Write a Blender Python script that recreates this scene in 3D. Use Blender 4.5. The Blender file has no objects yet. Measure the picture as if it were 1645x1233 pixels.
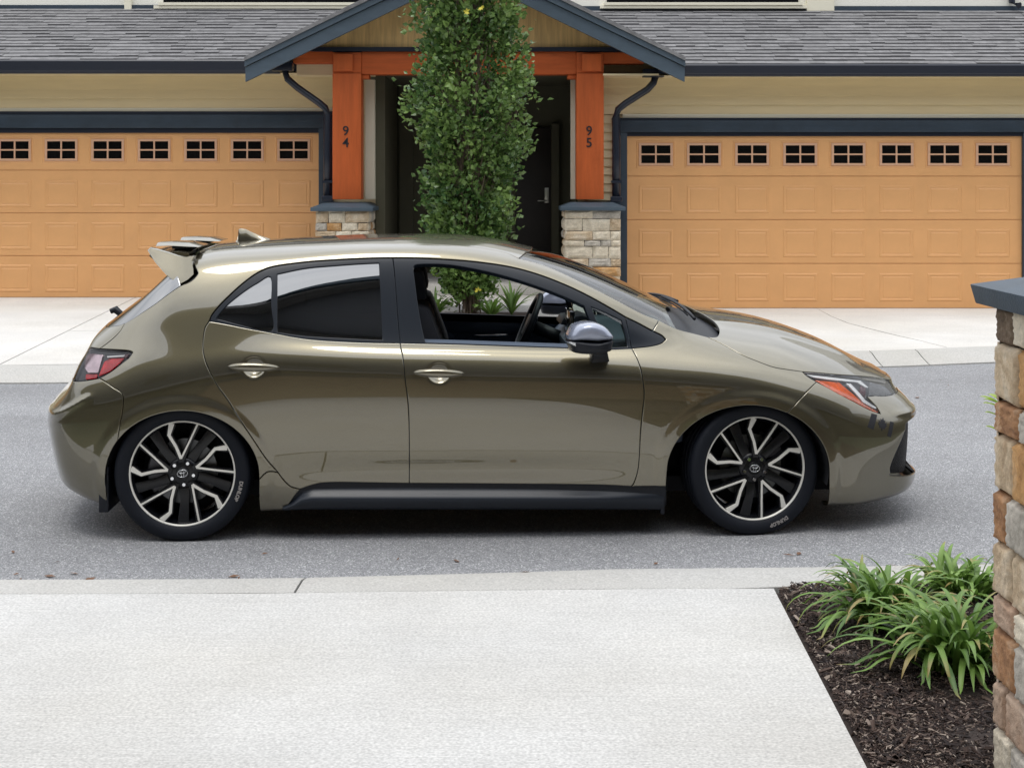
import bpy, bmesh, math, random
import numpy as np
from mathutils import Vector, Matrix, geometry
from mathutils.bvhtree import BVHTree

R = math.radians
rnd = random.Random(7)
scene = bpy.context.scene
COL = scene.collection

# ---------------------------------------------------------------- camera, sky, sun, exposure
cam_d = bpy.data.cameras.new("camera")
cam = bpy.data.objects.new("camera", cam_d)
COL.objects.link(cam)
cam.location = (0, 0, 1.65)
cam.rotation_euler = (R(90), 0, 0)
cam_d.sensor_width = 36.0
cam_d.lens = 2400 / 1645 * 36
cam_d.shift_y = -0.1985
cam_d.clip_end = 2000
scene.camera = cam

SUN_EL, SUN_AZ = R(74), R(205)      # behind the camera, high, veiled by cloud
w = bpy.data.worlds.new("World")
scene.world = w
w.use_nodes = True
nt = w.node_tree
nt.nodes.clear()
out = nt.nodes.new("ShaderNodeOutputWorld")
bg = nt.nodes.new("ShaderNodeBackground")
sky = nt.nodes.new("ShaderNodeTexSky")
sky.sky_type = 'NISHITA'
sky.sun_disc = False
sky.sun_elevation = SUN_EL
sky.sun_rotation = SUN_AZ
tc = nt.nodes.new("ShaderNodeTexCoord")
mp = nt.nodes.new("ShaderNodeMapping")
mp.inputs["Scale"].default_value = (1.0, 1.0, 2.6)
nz = nt.nodes.new("ShaderNodeTexNoise")
nz.inputs["Scale"].default_value = 2.3
nz.inputs["Detail"].default_value = 6
nz.inputs["Roughness"].default_value = 0.6
ramp = nt.nodes.new("ShaderNodeValToRGB")
ramp.color_ramp.elements[0].position = 0.30
ramp.color_ramp.elements[0].color = (9.5, 9.9, 10.6, 1)
ramp.color_ramp.elements[1].position = 0.66
ramp.color_ramp.elements[1].color = (14.5, 14.7, 15.0, 1)
mix = nt.nodes.new("ShaderNodeMixRGB")
mix.inputs["Fac"].default_value = 0.85      # cloud cover
nt.links.new(tc.outputs["Generated"], mp.inputs["Vector"])
nt.links.new(mp.outputs["Vector"], nz.inputs["Vector"])
nt.links.new(nz.outputs["Fac"], ramp.inputs["Fac"])
nt.links.new(sky.outputs["Color"], mix.inputs["Color1"])
nt.links.new(ramp.outputs["Color"], mix.inputs["Color2"])
# an overcast sky is dimmer at the horizon than overhead
sep = nt.nodes.new("ShaderNodeSeparateXYZ")
nt.links.new(tc.outputs["Generated"], sep.inputs[0])
grd = nt.nodes.new("ShaderNodeMapRange")
grd.inputs["From Min"].default_value = 0.0; grd.inputs["From Max"].default_value = 1.0
grd.inputs["To Min"].default_value = 0.72; grd.inputs["To Max"].default_value = 1.42
nt.links.new(sep.outputs["Z"], grd.inputs["Value"])
vm = nt.nodes.new("ShaderNodeVectorMath"); vm.operation = 'SCALE'
nt.links.new(mix.outputs["Color"], vm.inputs[0]); nt.links.new(grd.outputs["Result"], vm.inputs["Scale"])
nt.links.new(vm.outputs["Vector"], bg.inputs["Color"])
bg.inputs["Strength"].default_value = 0.10
nt.links.new(bg.outputs["Background"], out.inputs["Surface"])

sd = bpy.data.lights.new("sun", 'SUN')
sun = bpy.data.objects.new("sun", sd)
COL.objects.link(sun)
sd.energy = 1.0
sd.angle = R(22)
sd.color = (1.0, 0.96, 0.9)
# direction the light travels: from the south-west, behind the camera, down
dvec = Vector((math.sin(SUN_AZ) * math.cos(SUN_EL), math.cos(SUN_AZ) * math.cos(SUN_EL), math.sin(SUN_EL)))
sun.rotation_euler = dvec.to_track_quat('Z', 'Y').to_euler()

scene.view_settings.view_transform = 'Standard'
scene.view_settings.look = 'None'
scene.view_settings.exposure = 0.30
scene.view_settings.gamma = 1.0
scene.view_settings.use_curve_mapping = False

# ---------------------------------------------------------------- helpers
F, HZ, CH = 2400.0, 290.0, 1.65
def px_ground(px, py, z=0.0):
    Y = (CH - z) * F / (py - HZ)
    return Vector(((px - 822.5) * Y / F, Y, z))
def px_at(px, py, Y):
    return Vector(((px - 822.5) * Y / F, Y, CH - (py - HZ) * Y / F))

def tag(o, label=None, cat=None, group=None, kind=None):
    if label: o['label'] = label
    if cat: o['category'] = cat
    if group: o['group'] = group
    if kind: o['kind'] = kind
    return o
def empty(name, loc=(0, 0, 0), rz=0.0, **kw):
    o = bpy.data.objects.new(name, None)
    o.location = loc
    o.rotation_euler = (0, 0, rz)
    o.empty_display_size = 0.1
    COL.objects.link(o)
    return tag(o, **kw)
def link(name, me, mat, parent=None, **kw):
    o = bpy.data.objects.new(name, me)
    COL.objects.link(o)
    if mat is not None and len(me.materials) == 0:
        me.materials.append(mat)
    if parent is not None: o.parent = parent
    return tag(o, **kw)
def mesh_from(name, verts, faces, mat=None, parent=None, smooth=False, **kw):
    me = bpy.data.meshes.new(name)
    me.from_pydata([tuple(v) for v in verts], [], [tuple(f) for f in faces])
    me.update()
    if smooth: me.polygons.foreach_set('use_smooth', [True] * len(me.polygons))
    return link(name, me, mat, parent, **kw)

class MB:
    """collects shapes into one mesh"""
    def __init__(self):
        self.v = []; self.f = []
    def add(self, vs, fs):
        n = len(self.v)
        self.v += [tuple(p) for p in vs]
        self.f += [tuple(i + n for i in f) for f in fs]
        return self
    def box(self, x0, x1, y0, y1, z0, z1):
        vs = [(x0,y0,z0),(x1,y0,z0),(x1,y1,z0),(x0,y1,z0),(x0,y0,z1),(x1,y0,z1),(x1,y1,z1),(x0,y1,z1)]
        return self.add(vs, [(0,3,2,1),(4,5,6,7),(0,1,5,4),(1,2,6,5),(2,3,7,6),(3,0,4,7)])
    def prism_y(self, poly, y0, y1):
        """poly = [(x,z)] extruded along y"""
        n = len(poly)
        vs = [(x, y0, z) for x, z in poly] + [(x, y1, z) for x, z in poly]
        fs = [tuple(range(n)), tuple(range(2*n-1, n-1, -1))]
        fs += [(i, (i+1) % n + 0, (i+1) % n + n, i + n)[::-1] for i in range(n)]
        return self.add(vs, fs)
    def prism_x(self, poly, x0, x1):
        """poly = [(y,z)] extruded along x"""
        n = len(poly)
        vs = [(x0, y, z) for y, z in poly] + [(x1, y, z) for y, z in poly]
        fs = [tuple(range(n-1, -1, -1)), tuple(range(n, 2*n))]
        fs += [(i, (i+1) % n, (i+1) % n + n, i + n) for i in range(n)]
        return self.add(vs, fs)
    def tube(self, pts, r, n=10, cap=True, r2=None):
        pts = [Vector(p) for p in pts]
        rings = []
        m = len(pts)
        base = len(self.v)
        for i, p in enumerate(pts):
            t = (pts[min(i+1, m-1)] - pts[max(i-1, 0)]).normalized()
            a = Vector((0,0,1)) if abs(t.z) < 0.9 else Vector((0,1,0))
            u = t.cross(a).normalized(); v = u.cross(t)
            rr = r[i] if isinstance(r, (list, tuple)) else r
            for k in range(n):
                ang = 2*math.pi*k/n
                self.v.append(tuple(p + u*math.cos(ang)*rr + v*math.sin(ang)*(rr if r2 is None else r2)))
        for i in range(m-1):
            for k in range(n):
                a0 = base + i*n + k; a1 = base + i*n + (k+1) % n
                self.f.append((a0, a1, a1+n, a0+n))
        if cap:
            self.f.append(tuple(base + k for k in range(n-1, -1, -1)))
            self.f.append(tuple(base + (m-1)*n + k for k in range(n)))
        return self
    def lathe_y(self, prof, n=48, closed=False, a0=0, a1=2*math.pi):
        """prof = [(r,y)], turned about the y axis"""
        base = len(self.v); m = len(prof)
        full = abs(a1-a0-2*math.pi) < 1e-6
        N = n if full else n+1
        for k in range(N):
            a = a0 + (a1-a0)*k/n
            for r, y in prof: self.v.append((r*math.cos(a), y, r*math.sin(a)))
        for k in range(n):
            k2 = (k+1) % N
            for j in range(m-1 + (1 if closed else 0)):
                j2 = (j+1) % m
                self.f.append((base+k*m+j, base+k2*m+j, base+k2*m+j2, base+k*m+j2))
        return self
    def build(self, name, mat, parent=None, smooth=False, auto=None, bevel=None, **kw):
        me = bpy.data.meshes.new(name)
        me.from_pydata(self.v, [], self.f)
        me.update()
        if bevel or auto is not None:
            bm = bmesh.new(); bm.from_mesh(me)
            bmesh.ops.remove_doubles(bm, verts=bm.verts, dist=1e-5)
            bmesh.ops.recalc_face_normals(bm, faces=bm.faces)
            if bevel:
                es = [e for e in bm.edges if len(e.link_faces) == 2 and e.calc_face_angle(0) > R(35)]
                bmesh.ops.bevel(bm, geom=es, offset=bevel, segments=2, affect='EDGES', profile=0.6, clamp_overlap=True)
            lim = auto if auto is not None else R(40)
            for f in bm.faces: f.smooth = True
            for e in bm.edges:
                if len(e.link_faces) == 2 and e.calc_face_angle(0) > lim: e.smooth = False
            bm.to_mesh(me); bm.free()
        elif smooth:
            me.polygons.foreach_set('use_smooth', [True] * len(me.polygons))
        return link(name, me, mat, parent, **kw)

# ---------------------------------------------------------------- materials
MATS = {}
def mat(name, col, rough=0.6, metal=0.0, coat=0.0, spec=None, var=0.0, scale=5.0, bump=0.0, bscale=None,
        bdetail=4, obj_var=0.0, stretch=None, coord='Object', emit=None, coat_rough=0.03, col2=None, ior=None, bdist=0.01):
    if name in MATS: return MATS[name]
    m = bpy.data.materials.new(name); m.use_nodes = True
    nt = m.node_tree; N = nt.nodes; L = nt.links
    b = N["Principled BSDF"]
    b.inputs["Base Color"].default_value = (*col, 1)
    b.inputs["Roughness"].default_value = rough
    b.inputs["Metallic"].default_value = metal
    b.inputs["Coat Weight"].default_value = coat
    b.inputs["Coat Roughness"].default_value = coat_rough
    if spec is not None: b.inputs["Specular IOR Level"].default_value = spec
    if ior: b.inputs["IOR"].default_value = ior
    tc = N.new("ShaderNodeTexCoord"); mp = N.new("ShaderNodeMapping")
    L.new(tc.outputs[coord], mp.inputs["Vector"])
    if stretch: mp.inputs["Scale"].default_value = stretch
    src = None
    if var > 0 or col2 is not None:
        nz = N.new("ShaderNodeTexNoise"); nz.inputs["Scale"].default_value = scale
        nz.inputs["Detail"].default_value = 6; nz.inputs["Roughness"].default_value = 0.62
        L.new(mp.outputs["Vector"], nz.inputs["Vector"])
        rp = N.new("ShaderNodeValToRGB")
        rp.color_ramp.elements[0].position = 0.3; rp.color_ramp.elements[1].position = 0.7
        c2 = col2 if col2 is not None else tuple(min(1, c*(1+var)) for c in col)
        c1 = col if col2 is not None else tuple(c*(1-var) for c in col)
        rp.color_ramp.elements[0].color = (*c1, 1); rp.color_ramp.elements[1].color = (*c2, 1)
        L.new(nz.outputs["Fac"], rp.inputs["Fac"]); src = rp.outputs["Color"]
    if obj_var > 0:
        oi = N.new("ShaderNodeObjectInfo")
        hs = N.new("ShaderNodeHueSaturation")
        mr = N.new("ShaderNodeMapRange"); mr.inputs["To Min"].default_value = 1-obj_var; mr.inputs["To Max"].default_value = 1+obj_var
        L.new(oi.outputs["Random"], mr.inputs["Value"]); L.new(mr.outputs["Result"], hs.inputs["Value"])
        if src: L.new(src, hs.inputs["Color"])
        else: hs.inputs["Color"].default_value = (*col, 1)
        src = hs.outputs["Color"]
    if src: L.new(src, b.inputs["Base Color"])
    if bump > 0:
        n2 = N.new("ShaderNodeTexNoise"); n2.inputs["Scale"].default_value = bscale or scale*6
        n2.inputs["Detail"].default_value = bdetail
        L.new(mp.outputs["Vector"], n2.inputs["Vector"])
        bp = N.new("ShaderNodeBump"); bp.inputs["Strength"].default_value = bump; bp.inputs["Distance"].default_value = bdist
        L.new(n2.outputs["Fac"], bp.inputs["Height"]); L.new(bp.outputs["Normal"], b.inputs["Normal"])
    if emit: 
        b.inputs["Emission Color"].default_value = (*emit[0], 1); b.inputs["Emission Strength"].default_value = emit[1]
    MATS[name] = m
    return m
def glass(name, tint, refl=1.0, tint_mix=0.0, rough=0.0, ior=1.5, body=(0.01,0.01,0.01)):
    """thin pane: part see-through, part dark film, mirror-like by angle"""
    m = bpy.data.materials.new(name); m.use_nodes = True
    nt = m.node_tree; N = nt.nodes; L = nt.links
    N.clear()
    o = N.new("ShaderNodeOutputMaterial")
    tr = N.new("ShaderNodeBsdfTransparent"); tr.inputs["Color"].default_value = (*tint, 1)
    df = N.new("ShaderNodeBsdfDiffuse"); df.inputs["Color"].default_value = (*body, 1)
    gl = N.new("ShaderNodeBsdfGlossy"); gl.inputs["Roughness"].default_value = rough
    gl.inputs["Color"].default_value = (refl, refl, refl, 1)
    m1 = N.new("ShaderNodeMixShader"); m1.inputs["Fac"].default_value = tint_mix
    fr = N.new("ShaderNodeFresnel"); fr.inputs["IOR"].default_value = ior
    m2 = N.new("ShaderNodeMixShader")
    L.new(tr.outputs[0], m1.inputs[1]); L.new(df.outputs[0], m1.inputs[2])
    L.new(fr.outputs[0], m2.inputs[0]); L.new(m1.outputs[0], m2.inputs[1]); L.new(gl.outputs[0], m2.inputs[2])
    L.new(m2.outputs[0], o.inputs["Surface"])
    MATS[name] = m
    return m

def text_mesh(body, size, extrude=0.002, bold=0.0, shear=0.0):
    cu = bpy.data.curves.new("text", 'FONT')
    cu.body = body; cu.size = size; cu.extrude = extrude; cu.offset = bold; cu.shear = shear
    cu.align_x = 'CENTER'; cu.align_y = 'CENTER'; cu.resolution_u = 3
    ob = bpy.data.objects.new("text", cu); COL.objects.link(ob)
    dg = bpy.context.evaluated_depsgraph_get()
    me = bpy.data.meshes.new_from_object(ob.evaluated_get(dg))
    bpy.data.objects.remove(ob); bpy.data.curves.remove(cu)
    return me
# ================================================================ THE CAR
# car frame: x forward, y away from the camera, z up; the body is one smooth master surface
# (a bicubic B-spline through measured sections); every panel is cut out of it.
CT = R(2.61)
car = empty("hatchback_car", (-0.233, 7.749, 0.0), CT,
            label="lowered bronze olive five-door hatchback with black two-tone wheels parked on the street", cat="car")

def colx(x, rows):            # section at constant x; rows of (w,z)
    return [(x, a, b) for a, b in rows]
cols = []
# rear centre line, then round the tail
rz_ = [.19,.22,.33,.47,.58,.68,.76,.80,.812,.818,.822,.825,.827,.828]
cols.append([(x,0,z) for x, z in zip([-1.97,-2.02,-2.04,-2.05,-2.04,-1.965,-1.92,-1.895,-1.885,-1.882,-1.88,-1.879,-1.878,-1.878], rz_)])
cols.append([(x,w,z) for x, w, z in zip([-1.96,-2.01,-2.03,-2.042,-2.03,-1.955,-1.91,-1.885,-1.876,-1.873,-1.872,-1.871,-1.87,-1.87],
            [.18,.2,.21,.215,.215,.21,.2,.18,.15,.12,.09,.06,.03,0], [.19,.22,.33,.47,.58,.68,.76,.80,.815,.822,.827,.83,.832,.833])])
cols.append([(-1.93,.38,.19),(-1.975,.42,.22),(-2.0,.44,.33),(-2.022,.45,.47),(-2.012,.45,.575),(-1.922,.44,.68),(-1.89,.42,.76),(-1.865,.39,.80),(-1.855,.345,.82),(-1.852,.29,.83),(-1.85,.22,.838),(-1.85,.15,.843),(-1.85,.07,.846),(-1.85,0,.847)])
cols.append([(-1.86,.58,.19),(-1.91,.62,.22),(-1.935,.655,.33),(-1.958,.665,.46),(-1.952,.665,.565),(-1.885,.655,.67),(-1.85,.63,.76),(-1.83,.59,.81),(-1.82,.53,.84),(-1.82,.46,.857),(-1.82,.37,.87),(-1.82,.26,.88),(-1.82,.13,.884),(-1.82,0,.886)])
cols.append([(-1.79,.66,.18),(-1.835,.725,.205),(-1.86,.765,.32),(-1.87,.775,.44),(-1.862,.775,.55),(-1.84,.76,.66),(-1.81,.73,.76),(-1.79,.685,.825),(-1.785,.63,.87),(-1.785,.565,.897),(-1.785,.48,.915),(-1.785,.35,.93),(-1.785,.17,.938),(-1.785,0,.941)])
def colr(x, w, z): return [(x, a, b) for a, b in zip(w, z)]
cols.append(colr(-1.72,[.70,.80,.83,.84,.838,.815,.775,.725,.675,.615,.54,.39,.2,0],[.16,.18,.31,.45,.57,.68,.77,.84,.895,.935,.96,.985,1.0,1.005]))
cols.append(colr(-1.60,[.72,.835,.862,.873,.872,.85,.81,.76,.71,.65,.58,.42,.2,0],[.15,.17,.32,.46,.585,.70,.80,.885,.965,1.02,1.05,1.075,1.088,1.093]))
cols.append(colr(-1.50,[.72,.85,.878,.888,.886,.862,.82,.77,.72,.665,.605,.44,.21,0],[.14,.165,.32,.465,.60,.73,.835,.93,1.03,1.10,1.135,1.155,1.167,1.17]))
cols.append(colr(-1.40,[.72,.855,.882,.894,.892,.868,.828,.78,.728,.67,.61,.45,.22,0],[.14,.16,.32,.47,.61,.75,.85,.955,1.075,1.165,1.215,1.25,1.265,1.27]))
cols.append(colr(-1.28,[.72,.855,.882,.895,.893,.872,.833,.787,.733,.672,.605,.45,.22,0],[.13,.15,.32,.475,.62,.765,.865,.975,1.10,1.20,1.263,1.303,1.32,1.325]))
cols.append(colr(-1.10,[.72,.845,.875,.89,.892,.873,.835,.795,.737,.67,.598,.44,.21,0],[.13,.14,.31,.47,.62,.785,.885,.98,1.115,1.225,1.288,1.323,1.338,1.342]))
cols.append(colr(-0.90,[.72,.84,.868,.882,.888,.872,.835,.80,.735,.665,.588,.42,.2,0],[.13,.14,.30,.46,.62,.795,.885,.95,1.105,1.243,1.303,1.337,1.35,1.354]))
cols.append(colr(-0.68,[.72,.838,.862,.876,.884,.870,.832,.80,.73,.652,.573,.41,.2,0],[.13,.14,.285,.445,.61,.785,.872,.922,1.095,1.264,1.32,1.348,1.36,1.364]))
cols.append(colr(-0.45,[.72,.835,.86,.872,.88,.868,.83,.80,.725,.643,.563,.40,.2,0],[.13,.14,.275,.435,.60,.773,.86,.903,1.09,1.277,1.33,1.357,1.368,1.372]))
cols.append(colr(-0.20,[.72,.835,.86,.872,.88,.868,.83,.80,.725,.643,.563,.40,.2,0],[.13,.14,.27,.43,.60,.765,.852,.893,1.08,1.272,1.328,1.356,1.368,1.372]))
cols.append(colr(0.05,[.72,.835,.86,.872,.88,.868,.83,.80,.73,.65,.57,.40,.2,0],[.13,.135,.265,.43,.595,.757,.845,.883,1.058,1.243,1.307,1.342,1.358,1.362]))
cols.append(colr(0.30,[.72,.837,.862,.874,.88,.869,.83,.80,.745,.675,.60,.43,.2,0],[.13,.13,.26,.425,.59,.75,.838,.874,1.03,1.19,1.253,1.29,1.308,1.313]))
cols.append(colr(0.50,[.72,.84,.864,.877,.882,.871,.832,.80,.758,.702,.635,.46,.22,0],[.125,.125,.255,.42,.59,.745,.833,.87,1.0,1.125,1.18,1.228,1.252,1.26]))
cols.append(colr(0.70,[.72,.843,.867,.881,.885,.874,.833,.798,.765,.725,.675,.50,.25,0],[.125,.125,.25,.42,.585,.74,.828,.87,.965,1.045,1.092,1.148,1.173,1.182]))
cols.append(colr(0.86,[.72,.845,.87,.884,.888,.877,.834,.795,.768,.738,.70,.53,.27,0],[.125,.13,.25,.42,.585,.735,.82,.87,.92,.965,1.008,1.072,1.10,1.11]))
cols.append(colr(1.00,[.72,.847,.873,.888,.892,.88,.836,.788,.756,.722,.672,.51,.26,0],[.125,.135,.25,.42,.585,.728,.812,.862,.897,.928,.962,1.01,1.035,1.042]))
cols.append(colr(1.15,[.72,.85,.877,.892,.896,.883,.838,.782,.722,.645,.53,.37,.19,0],[.125,.14,.255,.42,.59,.722,.803,.852,.887,.918,.95,.978,.993,.998]))
cols.append(colr(1.32,[.72,.855,.88,.895,.898,.882,.834,.768,.69,.59,.47,.32,.16,0],[.125,.145,.26,.425,.585,.708,.785,.835,.872,.903,.932,.955,.967,.971]))
cols.append(colr(1.50,[.72,.857,.882,.896,.894,.872,.815,.745,.66,.555,.43,.29,.145,0],[.125,.145,.265,.425,.565,.68,.755,.805,.845,.878,.905,.927,.938,.942]))
cols.append(colr(1.68,[.70,.85,.872,.882,.874,.842,.778,.70,.61,.50,.38,.255,.128,0],[.12,.14,.26,.415,.545,.65,.715,.762,.80,.832,.857,.875,.886,.889]))
cols.append(colr(1.83,[.68,.81,.832,.838,.822,.782,.715,.635,.55,.45,.34,.225,.113,0],[.115,.135,.255,.405,.53,.622,.675,.718,.753,.783,.805,.82,.828,.831]))
cols.append([(1.90,.62,.115),(1.95,.735,.135),(1.97,.76,.245),(1.985,.76,.39),(1.975,.745,.51),(1.955,.70,.598),(1.945,.635,.645),(1.94,.56,.683),(1.935,.475,.713),(1.93,.385,.738),(1.93,.285,.757),(1.93,.19,.77),(1.93,.095,.778),(1.93,0,.781)])
cols.append([(2.0,.50,.115),(2.09,.63,.14),(2.12,.65,.235),(2.135,.65,.39),(2.13,.64,.52),(2.078,.575,.600),(2.058,.51,.640),(2.045,.43,.67),(2.035,.36,.69),(2.03,.285,.706),(2.03,.21,.718),(2.03,.14,.725),(2.03,.07,.729),(2.03,0,.731)])
cols.append([(2.1,.34,.115),(2.19,.43,.145),(2.212,.455,.23),(2.222,.46,.39),(2.212,.45,.525),(2.137,.385,.612),(2.13,.34,.645),(2.11,.29,.668),(2.10,.24,.68),(2.095,.19,.689),(2.09,.14,.696),(2.09,.09,.70),(2.09,.045,.703),(2.09,0,.704)])
cols.append([(2.16,.17,.115),(2.235,.22,.145),(2.255,.23,.23),(2.262,.235,.39),(2.252,.225,.53),(2.166,.19,.620),(2.165,.17,.652),(2.145,.145,.667),(2.135,.12,.675),(2.13,.095,.681),(2.125,.07,.685),(2.125,.045,.687),(2.125,.02,.689),(2.125,0,.69)])
cols.append([(2.17,0,.115),(2.25,0,.145),(2.268,0,.23),(2.274,0,.39),(2.264,0,.53),(2.178,0,.622),(2.175,0,.653),(2.158,0,.666),(2.15,0,.672),(2.146,0,.675),(2.143,0,.678),(2.141,0,.679),(2.139,0,.68),(2.138,0,.681)])
Q = np.array(cols, dtype=float)         # (columns, rows, [x, w, z])
NC, NR = Q.shape[:2]

def _pad(P):
    m = np.array([1, -1, 1.0])
    a = np.concatenate([P[1:2]*m, P, P[-2:-1]*m], axis=0)                 # mirrored at nose and tail
    return np.concatenate([2*a[:, :1]-a[:, 1:2], a, a[:, -2:-1]*m], axis=1)
def _w(t):
    return np.stack([(1-t)**3, 3*t**3-6*t**2+4, -3*t**3+3*t**2+3*t+1, t**3], -1)/6
def surf(P, us, vs):
    A = _pad(P)
    iu = np.clip(np.floor(us).astype(int), 0, NC-2); wu = _w(us-iu)
    iv = np.clip(np.floor(vs).astype(int), 0, NR-2); wv = _w(vs-iv)
    B = sum(wu[:, k, None, None]*A[iu+k] for k in range(4))
    return sum(wv[None, :, k, None]*B[:, iv+k] for k in range(4))
P = Q.copy()
for _ in range(3):
    P = P + 0.75*(Q - surf(P, np.arange(NC)*1.0, np.arange(NR)*1.0))
SU, SV = 22, 22
US = np.linspace(0, NC-1, (NC-1)*SU+1); VS = np.linspace(0, NR-1, (NR-1)*SV+1)
G = surf(P, US, VS)
def gnorm(G):
    du = np.gradient(G, axis=0); dv = np.gradient(G, axis=1)
    n = np.cross(dv, du)
    n /= (np.linalg.norm(n, axis=2, keepdims=True)+1e-12)
    return n
Nn = gnorm(G)
if Nn[G.shape[0]//2, G.shape[1]//3, 1] < 0: Nn = -Nn      # outward = +w
X_, W_, Z_ = G[..., 0], G[..., 1], G[..., 2]
def sst(a, b, x):
    t = np.clip((x-a)/(b-a), 0, 1); return t*t*(3-2*t)
WXR, WXF, WZ = -1.317, 1.317, 0.305
disp = np.zeros(X_.shape)
for cx, rx, top in ((-1.3135, .348, .306), (1.292, .378, .314)):
    e = np.sqrt(((X_-cx)/rx)**2 + ((Z_-.297)/top)**2)
    disp += 0.007*(1-sst(1.10, 1.24, e))*sst(.5, .65, W_)*sst(.05, .25, Z_)*(1-sst(.28, .33, np.abs(X_-cx)-0.12))
# long shallow hollow low on the doors, soft crease above it
disp -= 0.006*np.exp(-((X_-0.0)/.72)**4)*np.exp(-((Z_-.325)/.05)**2)*(W_ > .6)
# finger bowls behind the door handles
HND = [(-0.998, .800, .866), (-0.153, .768, .868)]
for hx, hz, hw in HND:
    rr = np.sqrt(((X_-hx-0.01)/.060)**2+((Z_-hz+.004)/.052)**2)
    disp -= 0.024*(1-sst(.35, 1.0, rr))*(W_ > .6)
# raised ridge either side of the bonnet centre
disp += 0.010*np.exp(-((W_-(.43-.10*(X_-1.2)))/.05)**2)*sst(1.15, 1.35, X_)*(1-sst(1.85, 2.0, X_))*(Z_ > .68)
disp += 0.0075*np.exp(-((Z_-(.562+.10*sst(-1.95,-1.7,X_)))/.016)**2)*(1-sst(-1.80,-1.70, X_))
disp += 0.0065*np.exp(-((Z_-(.528+.05*(2.2-X_)))/.013)**2)*sst(1.99, 2.08, X_)
G = G + Nn*disp[..., None]
N2 = gnorm(G)
if N2[G.shape[0]//2, G.shape[1]//3, 1] < 0: N2 = -N2
Nn = N2
GU, GV = G.shape[:2]
LU = np.linalg.norm(np.gradient(G, axis=0), axis=2)*SU + 1e-4      # metres per unit u
LV = np.linalg.norm(np.gradient(G, axis=1), axis=2)*SV + 1e-4

def samp(A, u, v):
    x = np.clip(np.asarray(u)*SU, 0, GU-1.0001); y = np.clip(np.asarray(v)*SV, 0, GV-1.0001)
    i = x.astype(int); j = y.astype(int); a = x-i; b = y-j
    if A.ndim == 3: a = a[..., None]; b = b[..., None]
    return A[i, j]*(1-a)*(1-b)+A[i+1, j]*a*(1-b)+A[i, j+1]*(1-a)*b+A[i+1, j+1]*a*b
_vv = G.reshape(-1, 3)*np.array([1, -1, 1.0])
_i, _j = np.meshgrid(np.arange(GU-1), np.arange(GV-1), indexing='ij')
_q = np.stack([_i*GV+_j, (_i+1)*GV+_j, (_i+1)*GV+_j+1, _i*GV+_j+1], -1).reshape(-1, 4)
_tri = np.concatenate([_q[:, [0, 1, 2]], _q[:, [0, 2, 3]]])
BV = BVHTree.FromPolygons(_vv.tolist(), _tri.tolist())
NQ = len(_q)
def _uv(loc, idx):
    t = _tri[idx]; a, b, c = _vv[t[0]], _vv[t[1]], _vv[t[2]]
    v0, v1, v2 = b-a, c-a, np.array(loc)-a
    d00, d01, d11, d20, d21 = v0@v0, v0@v1, v1@v1, v2@v0, v2@v1
    den = d00*d11-d01*d01
    if abs(den) < 1e-18: l1 = l2 = 0
    else:
        l1 = (d11*d20-d01*d21)/den; l2 = (d00*d21-d01*d20)/den
    k = idx % NQ; i, j = k//(GV-1), k % (GV-1)
    if idx < NQ: du, dv = l1+l2, l2
    else: du, dv = l1, l1+l2
    return ((i+du)/SU, (j+dv)/SV)
CARM = Matrix.Translation((-0.233, 7.749, 0.0)) @ Matrix.Rotation(CT, 4, 'Z')
CARI = CARM.inverted()
CO = CARI @ Vector((0, 0, CH))
MISS = []
def pick(p):
    if len(p) == 2:
        d = (CARI.to_3x3() @ Vector(((p[0]-822.5)/F, 1.0, -(p[1]-HZ)/F))).normalized(); o = CO
    elif p[0] == 't': o = Vector((p[1], -p[2]-1e-5, 3)); d = Vector((0, 0, -1))
    elif p[0] == 'f': o = Vector((4, -p[1]-1e-5, p[2])); d = Vector((-1, 0, 0))
    elif p[0] == 'b': o = Vector((-4, -p[1]-1e-5, p[2])); d = Vector((1, 0, 0))
    elif p[0] == 's': o = Vector((p[1], -3, p[2])); d = Vector((0, 1, 0))
    elif p[0] == 'uv': return (p[1], p[2])
    h = BV.ray_cast(o, d)
    if h[0] is not None: 
        return _uv(h[0], h[2])
    best = None
    for k in range(120):
        q = o + d*(0.5+9*k/120.0)
        n = BV.find_nearest(q)
        if n[0] is not None and (best is None or n[3] < best[3]): best = n; bq = q
    for k in range(40):
        q = bq + d*(k-20)*0.004
        n = BV.find_nearest(q)
        if n[3] < best[3]: best = n
    MISS.append((p, round(best[3], 3)))
    return _uv(best[0], best[2])
def cr(pts, n=6):
    """smooth polyline through picks (uv)"""
    if len(pts) < 3: 
        a, b = np.array(pts[0]), np.array(pts[-1])
        return [tuple(a+(b-a)*k/n) for k in range(n+1)]
    P_ = [np.array(p) for p in pts]
    P_ = [2*P_[0]-P_[1]]+P_+[2*P_[-1]-P_[-2]]
    o = []
    for i in range(1, len(P_)-2):
        for k in range(n):
            t = k/n; a, b, c, d = P_[i-1:i+3]
            o.append(tuple(0.5*((2*b)+(c-a)*t+(2*a-5*b+4*c-d)*t*t+(3*b-a-3*c+d)*t**3)))
    o.append(tuple(P_[-2]))
    return o
def path(*pts, n=6, sharp=False):
    uv = [pick(p) for p in pts]
    if sharp:
        o = []
        for a, b in zip(uv[:-1], uv[1:]):
            a, b = np.array(a), np.array(b)
            o += [tuple(a+(b-a)*k/n) for k in range(n)]
        return o+[uv[-1]]
    return cr(uv, n)
def rev(p): return p[::-1]
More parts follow.
